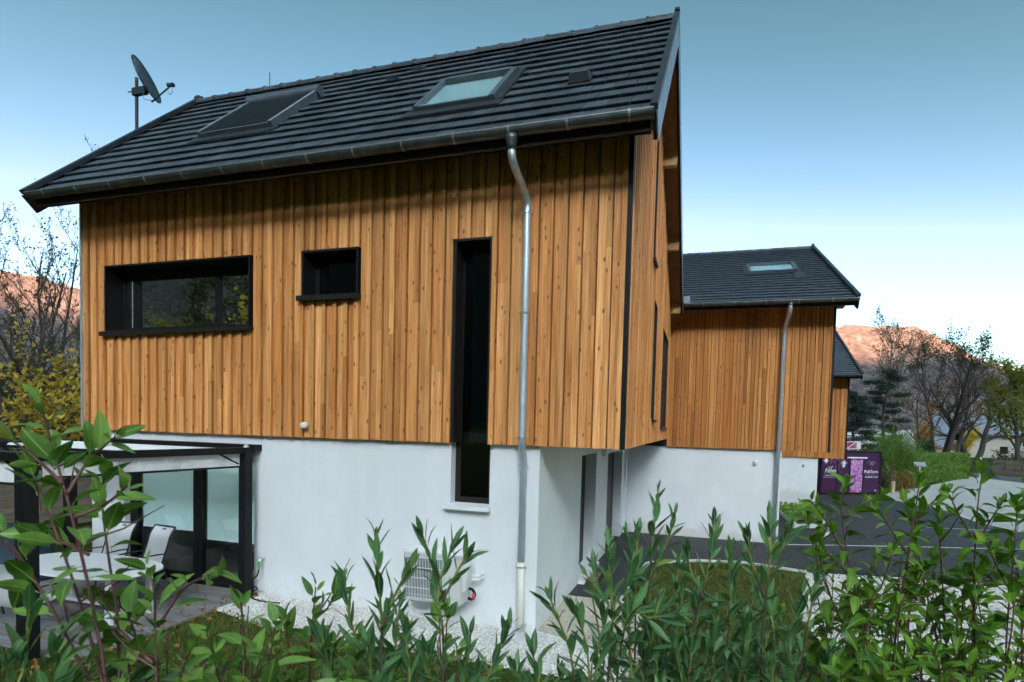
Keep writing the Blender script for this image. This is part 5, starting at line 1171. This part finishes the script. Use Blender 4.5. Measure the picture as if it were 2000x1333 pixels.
def pebbles(name, polys, r0, r1, mt, seed, label):
    rg = np.random.default_rng(seed); Vs = []
    base_v = np.array([(1, 0, 0), (0, 1, 0), (-1, 0, 0), (0, -1, 0), (0, 0, .75), (0, 0, -.6)], float); fc = np.array([(0, 1, 4), (1, 2, 4), (2, 3, 4), (3, 0, 4), (1, 0, 5), (2, 1, 5), (3, 2, 5), (0, 3, 5)])
    for poly, m_ in polys:
        xs = [p[0] for p in poly]; ys = [p[1] for p in poly]; k = int(m_ * 1.6)
        X = rg.uniform(min(xs), max(xs), k); Y = rg.uniform(min(ys), max(ys), k); s = inside(poly, X, Y); X, Y = X[s], Y[s]; nn = len(X)
        R_ = rg.uniform(r0, r1, (nn, 1)); A = rg.uniform(0, 6.28, nn); c, s_ = np.cos(A), np.sin(A)
        loc = base_v[None] * R_[:, None] * rg.uniform(.6, 1.3, (nn, 6, 1))
        W_ = np.stack([loc[..., 0] * c[:, None] - loc[..., 1] * s_[:, None], loc[..., 0] * s_[:, None] + loc[..., 1] * c[:, None], loc[..., 2]], -1)
        Vs.append(W_ + np.stack([X, Y, gz(X, Y) + .022], -1)[:, None])
    V = np.concatenate(Vs); F = (np.arange(len(V))[:, None, None] * 6 + fc[None]).reshape(-1, 3); o = link(name, fast_mesh(name, V.reshape(-1, 3), F, M[mt])); struct(o, 'stuff'); tag(o, label, 'gravel')
pebbles('gravel_stones', [([(-6.0, -.70), (-4.9, -1.0), (-1.3, -1.08), (.3, -1.1), (-.1, -.1), (-1.19, .12), (-6.0, .12)], 9000), ([(3.28, 5.78), (2.58, 2.6), (2.62, 1.1), (3.3, .3), (9.0, .3), (9, 6.2), (5.2, 6.15)], 15000)], .009, .028, 'pebble', 18, 'white gravel along the wall foot and in the parking bay')
pebbles('path_grit', [([(-1.19, .2), (-.1, -.1), (.25, -.9), (.45, .6), (-.1, 2.1), (-1.19, 2.08)], 2500)], .005, .012, 'pebble', 19, 'fine beige gravel on the path below the overhang')
rg = np.random.default_rng(22); X = np.concatenate([rg.normal(-6.0, .22, 110), rg.uniform(-6, 3, 130), rg.uniform(-9, -6.1, 60), rg.uniform(-.2, 3, 60), rg.uniform(-6.3, -5.9, 40), rg.uniform(2.7, 8, 90), rg.uniform(-1, 9, 120)]); Y = np.concatenate([rg.uniform(-3.1, .0, 110), rg.uniform(-3.1, -.9, 130), rg.uniform(-3, .1, 60), rg.uniform(1, 5.8, 60), rg.uniform(-.1, .1, 40), rg.uniform(.4, 6, 90), rg.uniform(6.3, 16, 120)])
o = leaf_cloud('fallen_leaves', np.column_stack([X, Y, gz(X, Y) + np.where(X < -6.05, .045, .03)]), .07, M['litter'], None, .7, 2.0, rg); struct(o, 'stuff'); tag(o, 'orange brown fallen leaves along the deck edge and on the lawn', 'fallen leaves')
X = rg.uniform(-20, -13.2, 5000); Y = rg.uniform(-3, 8, 5000); o = leaf_cloud('leaf_litter', np.column_stack([X, Y, gz(X, Y) + .03 + rg.uniform(0, .05, 5000)]), .12, M['litter'], None, .7, 2.0, rg); struct(o, 'stuff'); tag(o, 'brown leaf litter on the bank behind the plank fence', 'leaf litter')

# ------------------------------------------------------------------ hedge plants in the foreground
def leaf_mesh(name, mt, L, W_, curl, fold, tipw, seed):
    rr = random.Random(seed); b = MB(); n = 7
    for i in range(n + 1):
        f = i / n
        wv = W_ * .5 * (math.sin(math.pi * min(1, f ** tipw)) ** .8 if 0 < f < 1 else 0.04)
        yv = L * f; z = -curl * L * f * f + .03 * L * math.sin(f * 3 + seed)
        tw = .25 * math.sin(seed + f * 2)
        for s in (-1, 0, 1): b.v.append((s * wv, yv, z + abs(s) * wv * fold + s * wv * tw + .04 * wv * math.sin(i * 2.2 + s)))
    for i in range(n):
        for k in range(2): a = i * 3 + k; b.f.append((a, a + 1, a + 4, a + 3))
    st = len(b.v); b.tube([(0, -.12 * L, -.006), (0, 0, 0)], [.0012, .0014], 4, False)
    me = b.mesh(name, M[mt], True); return me
LEAVES = dict(
    P=[leaf_mesh('leaf', 'leafP', .088, .041, c, .35, .85, k) for k, c in enumerate((.10, .35, .6, -.05))],
    R=[leaf_mesh('leaf', 'leafR', .070, .031, c, .35, .85, k + 5) for k, c in enumerate((.15, .4, .65, .0))],
    L=[leaf_mesh('leaf', 'leafL', .088, .0225, c, .30, .92, k + 9) for k, c in enumerate((.02, .15, .3, -.08))])
SHOOTS = [
  ('P', [[(-0.09,-6.35,2.35),(-0.14,-6.34,2.55),(-0.17,-6.36,2.75),(-0.23,-6.35,2.86),(-0.23,-6.37,2.95)],[(-0.18,-6.36,2.78),(-0.17,-6.33,2.84),(-0.1,-6.33,2.89)],[(-0.19,-6.36,2.8),(-0.27,-6.36,2.85),(-0.3,-6.39,2.89)],[(-0.16,-6.36,2.74),(-0.13,-6.33,2.76),(-0.07,-6.33,2.8)],[(-0.14,-6.35,2.67),(-0.22,-6.35,2.69),(-0.24,-6.38,2.71)]]),
  ('P', [[(-0.05,-6.29,2.33),(-0.08,-6.27,2.49),(-0.07,-6.28,2.59),(-0.1,-6.27,2.63)],[(-0.06,-6.28,2.52),(-0.03,-6.25,2.59),(0.05,-6.25,2.63)],[(-0.06,-6.29,2.45),(-0.14,-6.29,2.5),(-0.17,-6.32,2.53)],[(-0.03,-6.28,2.33),(-0.03,-6.26,2.41),(0.01,-6.27,2.48)],[(-0.09,-6.3,2.33),(-0.12,-6.29,2.4),(-0.11,-6.3,2.46)]]),
  ('L', [[(-0.2,-6.44,2.35),(-0.21,-6.41,2.48),(-0.18,-6.42,2.59)],[(-0.15,-6.42,2.35),(-0.16,-6.4,2.44),(-0.13,-6.41,2.51)],[(-0.23,-6.44,2.35),(-0.25,-6.43,2.43),(-0.22,-6.43,2.49)]]),
  ('P', [[(0.03,-6.17,2.27),(0.01,-6.14,2.42),(0.02,-6.16,2.54)],[(-0.01,-6.17,2.27),(-0.04,-6.16,2.37),(-0.05,-6.18,2.47)],[(0.08,-6.15,2.28),(0.06,-6.13,2.37),(0.09,-6.14,2.49)],[(0.06,-6.16,2.27),(0.03,-6.14,2.35),(0.04,-6.15,2.43)]]),
  ('P', [[(0.06,-6.0,2.19),(0.05,-5.98,2.38),(0.07,-5.99,2.53)],[(0.04,-6.01,2.19),(-0.0,-5.99,2.33),(-0.0,-6.01,2.45)],[(0.11,-5.99,2.19),(0.1,-5.97,2.3),(0.12,-5.98,2.4)],[(0.06,-5.99,2.4),(0.08,-5.96,2.47),(0.11,-5.97,2.51)]]),
  ('L', [[(0.25,-6.0,2.2),(0.24,-5.97,2.42),(0.24,-5.99,2.58),(0.22,-5.97,2.66)],[(0.2,-6.02,2.2),(0.19,-5.99,2.38),(0.18,-6.01,2.48),(0.15,-5.99,2.56)],[(0.31,-5.98,2.2),(0.31,-5.96,2.32),(0.3,-5.97,2.45)],[(0.25,-5.99,2.45),(0.27,-5.96,2.53),(0.31,-5.97,2.6)],[(0.23,-6.01,2.2),(0.22,-5.98,2.32),(0.22,-6.0,2.41)],[(0.16,-6.03,2.2),(0.13,-6.01,2.32),(0.12,-6.03,2.44)]]),
  ('L', [[(0.37,-5.91,2.18),(0.36,-5.89,2.4),(0.35,-5.9,2.53),(0.37,-5.87,2.63)],[(0.36,-5.9,2.52),(0.32,-5.89,2.6),(0.31,-5.91,2.66)],[(0.36,-5.9,2.5),(0.39,-5.87,2.58),(0.42,-5.88,2.62)],[(0.45,-5.89,2.18),(0.47,-5.86,2.32),(0.52,-5.86,2.45)],[(0.4,-5.9,2.18),(0.41,-5.88,2.3),(0.43,-5.89,2.42)],[(0.33,-5.92,2.18),(0.33,-5.9,2.29),(0.33,-5.92,2.38)]]),
  ('L', [[(0.67,-5.78,2.16),(0.65,-5.75,2.34),(0.61,-5.78,2.47),(0.59,-5.76,2.5)],[(0.7,-5.77,2.16),(0.69,-5.74,2.35),(0.66,-5.77,2.48)],[(0.63,-5.79,2.16),(0.58,-5.78,2.26),(0.56,-5.8,2.37)],[(0.57,-5.81,2.15),(0.53,-5.79,2.25),(0.52,-5.81,2.32)],[(0.72,-5.76,2.16),(0.71,-5.74,2.28),(0.72,-5.75,2.4)]]),
  ('L', [[(0.73,-5.71,2.13),(0.74,-5.67,2.37),(0.73,-5.69,2.57),(0.72,-5.67,2.64)],[(0.8,-5.69,2.13),(0.79,-5.66,2.31),(0.78,-5.68,2.46)],[(0.74,-5.69,2.41),(0.77,-5.66,2.51),(0.79,-5.67,2.57)],[(0.77,-5.7,2.13),(0.76,-5.67,2.24),(0.75,-5.69,2.37)]]),
  ('L', [[(0.8,-5.54,2.05),(0.81,-5.5,2.32),(0.82,-5.51,2.55),(0.83,-5.48,2.74)],[(0.81,-5.51,2.5),(0.86,-5.47,2.6),(0.88,-5.49,2.68)],[(0.81,-5.51,2.46),(0.77,-5.5,2.56),(0.75,-5.52,2.63)],[(0.88,-5.51,2.05),(0.89,-5.48,2.26),(0.91,-5.49,2.46)],[(0.85,-5.52,2.05),(0.85,-5.49,2.2),(0.83,-5.51,2.36)]]),
  ('L', [[(0.94,-5.55,2.08),(0.94,-5.51,2.34),(0.98,-5.51,2.55),(0.99,-5.49,2.67)],[(0.97,-5.52,2.46),(0.93,-5.51,2.54),(0.92,-5.53,2.6)],[(0.99,-5.53,2.08),(1.0,-5.5,2.27),(1.01,-5.51,2.44)],[(0.94,-5.54,2.08),(0.94,-5.52,2.21),(0.94,-5.53,2.33)]]),
  ('L', [[(1.05,-5.51,2.08),(1.04,-5.49,2.3),(1.04,-5.5,2.49),(1.04,-5.47,2.59)],[(1.13,-5.49,2.08),(1.13,-5.46,2.35),(1.14,-5.47,2.57),(1.14,-5.44,2.69)],[(1.13,-5.47,2.47),(1.09,-5.46,2.58),(1.08,-5.48,2.64)],[(1.14,-5.47,2.53),(1.18,-5.43,2.62),(1.19,-5.45,2.67)],[(1.09,-5.5,2.08),(1.09,-5.47,2.24),(1.09,-5.49,2.4)]]),
  ('L', [[(1.2,-5.52,2.11),(1.23,-5.48,2.3),(1.25,-5.49,2.49),(1.27,-5.46,2.54)],[(1.23,-5.51,2.12),(1.21,-5.49,2.24),(1.19,-5.51,2.38)],[(1.28,-5.5,2.12),(1.29,-5.47,2.23),(1.3,-5.48,2.35)],[(1.16,-5.53,2.11),(1.16,-5.51,2.21),(1.15,-5.53,2.32)]]),
  ('R', [[(1.48,-5.23,2.01),(1.46,-5.21,2.3),(1.39,-5.24,2.55),(1.37,-5.22,2.71),(1.38,-5.23,2.79)],[(1.38,-5.24,2.57),(1.32,-5.23,2.67),(1.28,-5.26,2.72)],[(1.45,-5.23,2.34),(1.5,-5.19,2.47),(1.52,-5.2,2.57)],[(1.37,-5.24,2.68),(1.44,-5.2,2.72),(1.48,-5.2,2.75)],[(1.42,-5.25,2.01),(1.42,-5.22,2.17),(1.42,-5.24,2.3)],[(1.41,-5.24,2.49),(1.35,-5.23,2.55),(1.31,-5.26,2.57)]]),
  ('R', [[(1.55,-5.16,1.98),(1.57,-5.12,2.36),(1.59,-5.13,2.61),(1.62,-5.09,2.8)],[(1.58,-5.13,2.56),(1.52,-5.12,2.66),(1.48,-5.15,2.71)],[(1.6,-5.12,2.66),(1.66,-5.08,2.72),(1.69,-5.09,2.76)],[(1.73,-5.11,1.99),(1.71,-5.08,2.37),(1.68,-5.1,2.6),(1.68,-5.08,2.68)],[(1.65,-5.14,1.99),(1.65,-5.11,2.15),(1.63,-5.13,2.32)],[(1.56,-5.15,2.34),(1.62,-5.1,2.45),(1.64,-5.11,2.52)]]),
  ('R', [[(1.75,-5.21,2.04),(1.75,-5.17,2.4),(1.74,-5.18,2.68),(1.76,-5.15,2.83)],[(1.73,-5.19,2.63),(1.69,-5.18,2.71),(1.66,-5.2,2.76)],[(1.74,-5.19,2.62),(1.8,-5.14,2.7),(1.81,-5.16,2.74)],[(1.72,-5.22,2.04),(1.72,-5.19,2.22),(1.69,-5.21,2.41)],[(1.74,-5.2,2.44),(1.8,-5.15,2.53),(1.8,-5.17,2.59)],[(1.8,-5.19,2.05),(1.8,-5.17,2.2),(1.78,-5.19,2.35)]]),
  ('R', [[(1.79,-5.3,2.1),(1.79,-5.27,2.37),(1.79,-5.28,2.6),(1.81,-5.24,2.75)],[(1.89,-5.27,2.11),(1.89,-5.24,2.44),(1.84,-5.26,2.72),(1.83,-5.24,2.82)],[(1.78,-5.28,2.52),(1.75,-5.27,2.59),(1.72,-5.29,2.64)],[(1.84,-5.28,2.1),(1.84,-5.25,2.29),(1.82,-5.27,2.47)],[(1.8,-5.29,2.1),(1.81,-5.27,2.21),(1.78,-5.29,2.32)]]),
  ('R', [[(1.39,-5.57,2.16),(1.41,-5.54,2.24),(1.4,-5.56,2.38)],[(1.47,-5.55,2.17),(1.46,-5.52,2.25),(1.45,-5.54,2.36)],[(1.54,-5.52,2.17),(1.55,-5.5,2.25),(1.54,-5.51,2.37)],[(1.63,-5.5,2.17),(1.63,-5.47,2.25),(1.61,-5.5,2.36)],[(1.32,-5.59,2.16),(1.32,-5.56,2.24),(1.3,-5.59,2.34)]]),
]

SH_LABEL = [
 'tall broad-leaved shrub with reddish stem in front of the thick black pergola post',
 'broad-leaved shrub in front of the white oval table',
 'narrow-leaved laurel in the bottom left corner of the hedge',
 'low broad-leaved shrub in front of the lawn right of the deck',
 'broad-leaved shrub just left of the first upright laurel',
 'upright narrow-leaved laurel in front of the white wall left of the heat pump',
 'narrow-leaved laurel standing right in front of the heat pump',
 'low narrow-leaved laurel to the right of the cream drain pipe',
 'narrow-leaved laurel in front of the front door and doormat',
 'tallest narrow-leaved laurel, in front of the second dark door',
 'narrow-leaved laurel in front of the middle of the second house wall',
 'narrow-leaved laurel in front of the second downspout',
 'low narrow-leaved laurel in front of the left end of the white parking bay',
 'small-leaved shrub with red stems in front of the purple kiosk',
 'small-leaved shrub with red stems in front of the clipped hedge',
 'small-leaved shrub with red stems in front of the pale road',
 'small-leaved shrub at the right edge of the picture',
 'low small-leaved shrub in the bottom right corner']
GOLD = 2.39996
def hedge_plant(kind, shoots, label, seed):
    rr = random.Random(seed); nm = {'P': 'broadleaf_shrub', 'R': 'red_stemmed_shrub', 'L': 'laurel_shrub'}[kind]
    xs = [s[0][0] for s in shoots if s[0][2] < 2.45]; ys = [s[0][1] for s in shoots if s[0][2] < 2.45]; cx, cyv = sum(xs) / len(xs), sum(ys) / len(ys); root = Vector((cx, cyv, gzf(cx, cyv)))
    t = thing(nm, root, label, 'shrub', 'hedge plants in the foreground'); n_leaf = 0
    mains = [s for s in shoots if s[0][2] < 2.45]; extra = []
    for q in range({'P': 3, 'R': 5, 'L': 5}[kind]):          # lower side shoots
        s = mains[q % len(mains)]; dx, dy, dz = rr.uniform(-.15, .15), rr.uniform(-.05, .22), -rr.uniform(.10, .30)
        extra.append([(p[0] + dx * (k + 1) / len(s), p[1] + dy * (k + 1) / len(s), s[0][2] + (p[2] - s[0][2]) * max(.25, 1 + dz / max(.05, s[-1][2] - s[0][2]))) for k, p in enumerate(s)])
    shoots = list(shoots) + extra
    for s in shoots:
        pts = [Vector(p) for p in s]; main = pts[0].z < 2.45
        if main:
            g = Vector((cx + (pts[0].x - cx) * .35, cyv + (pts[0].y - cyv) * .35, 0)); g.z = gzf(g.x, g.y) - .03; pts = [g, g.lerp(pts[0], .55) + Vector((rr.gauss(0, .015), rr.gauss(0, .015), 0))] + pts
        sm_ = smoothpath(pts, 6); r0, r1 = ({'P': .0065, 'R': .0048, 'L': .006}[kind] if main else .0035), .0018
        lens = [0]
        for i in range(1, len(sm_)): lens.append(lens[-1] + (sm_[i] - sm_[i - 1]).length)
        T = lens[-1]
        if main and kind != 'L':                       # a couple of leafless side twigs low on the stem
            for q in range(2):
                i_ = int(len(sm_) * rr.uniform(.45, .8)); a_ = sm_[i_]; e_ = a_ + Vector((rr.gauss(0, .07), rr.gauss(0, .07), rr.uniform(.03, .12)))
                MB().tube([a_, a_.lerp(e_, .5) + Vector((0, 0, -.01)), e_], [.0022, .0017, .001], 5).build('twig', M['stemred'], t, recalc=False)
        b = MB().tube(sm_, [r0 + (r1 - r0) * l_ / T for l_ in lens], 7)
        b.build('stem', M[{'P': 'stemred', 'R': 'stemred', 'L': 'stembrown'}[kind]], t, smooth=True, recalc=False)
        if kind == 'L':
            k0 = next(i for i, l_ in enumerate(lens) if l_ > T - min(.22, T * .8)); b = MB().tube(sm_[k0:], [(r0 + (r1 - r0) * l_ / T) * 1.06 + .0003 for l_ in lens[k0:]], 7); b.build('green_shoot', M['stemgreen'], t, smooth=True, recalc=False)
        # leaves down from the tip
        dist = 0.0; k = 0; az = rr.random() * 6.28; maxd = min(T * .93, .62 if main else T * .9)
        step0 = {'P': .0210, 'R': .0135, 'L': .0135}[kind]
        while dist < maxd:
            pos = T - dist; i = next(j for j in range(1, len(lens)) if lens[j] >= pos - 1e-9); f = (pos - lens[i - 1]) / max(1e-9, lens[i] - lens[i - 1]); p = sm_[i - 1].lerp(sm_[i], f); ax = (sm_[i] - sm_[i - 1]).normalized()
            if n_leaf < 298:
                q = dist / .5
                el = {'P': 22 + 75 * min(1, q * 1.5), 'R': 25 + 80 * min(1, q * 1.6), 'L': 14 + 46 * min(1, q * 1.6)}[kind] + rr.gauss(0, 11)
                az += GOLD + rr.gauss(0, .25)
                side = ax.orthogonal().normalized(); side = Matrix.Rotation(az, 3, ax) @ side
                d = (ax * math.cos(rad(el)) + side * math.sin(rad(el)))
                if kind != 'L': d.z -= .12 * rr.random() * min(1, q * 2)
                d.normalize()
                nz_ = (ax - d * ax.dot(d)); nz_ = nz_.normalized() if nz_.length > 1e-3 else d.orthogonal().normalized()
                nz_ = (nz_ + Vector((rr.gauss(0, .22), rr.gauss(0, .22), rr.gauss(0, .22)))); nz_ = (nz_ - d * nz_.dot(d)).normalized(); xx = d.cross(nz_)
                sc = rr.uniform(.55, 1.12) * (.79 if kind == 'P' else .93) * (.6 + .4 * min(1, dist / .05)) * (1.0 if main else .92)
                pet = {'P': .012, 'R': .010, 'L': .004}[kind]; o_ = p + d * (pet * sc + .003)
                mt4 = Matrix(((xx.x * sc, d.x * sc, nz_.x * sc, o_.x), (xx.y * sc, d.y * sc, nz_.y * sc, o_.y), (xx.z * sc, d.z * sc, nz_.z * sc, o_.z), (0, 0, 0, 1)))
                o = bpy.data.objects.new('leaf', rr.choice(LEAVES[kind])); COL.objects.link(o); o.parent = t; o.matrix_parent_inverse = WM[t.name].inverted(); o.matrix_basis = mt4; n_leaf += 1
            dist += step0 * rr.uniform(.6, 1.5) * (.55 if dist < .03 else 1.0 + .5 * min(1, dist / .4)); k += 1
for i, (kind, shoots) in enumerate(SHOOTS): hedge_plant(kind, shoots, SH_LABEL[i], 200 + i)
BACK_LABEL = {3: 'shorter shrub half hidden behind the low one right of the deck', 4: 'shorter shrub half hidden between the broad-leaved one and the first laurel', 8: 'shorter laurel half hidden behind the one before the front door',
 9: 'shorter laurel half hidden behind the tallest laurel', 10: 'shorter laurel half hidden before the middle of the second house wall', 11: 'shorter laurel half hidden before the second downspout', 12: 'shorter laurel half hidden at the left end of the parking bay', 13: 'shorter red-stemmed shrub half hidden below the purple kiosk', 14: 'shorter red-stemmed shrub half hidden below the clipped hedge', 15: 'shorter red-stemmed shrub half hidden below the pale road', 16: 'shorter red-stemmed shrub half hidden at the right edge'}
for i, lb in BACK_LABEL.items():
    kind, shoots = SHOOTS[i]; rr = random.Random(900 + i); ox_, oy_ = rr.uniform(-.08, .08), rr.uniform(.35, .55)
    ms = []
    for s in [q for q in shoots if q[0][2] < 2.45]:
        a_, c_ = rr.uniform(-.12, .12), -rr.uniform(.20, .34)
        ms.append([(p[0] + ox_ + oy_ * .12 + a_ * k / len(s), p[1] + oy_, s[0][2] - .16 + (p[2] - s[0][2]) * rr.uniform(.6, .85)) for k, p in enumerate(s)])
    hedge_plant(kind, ms, lb, 500 + i)
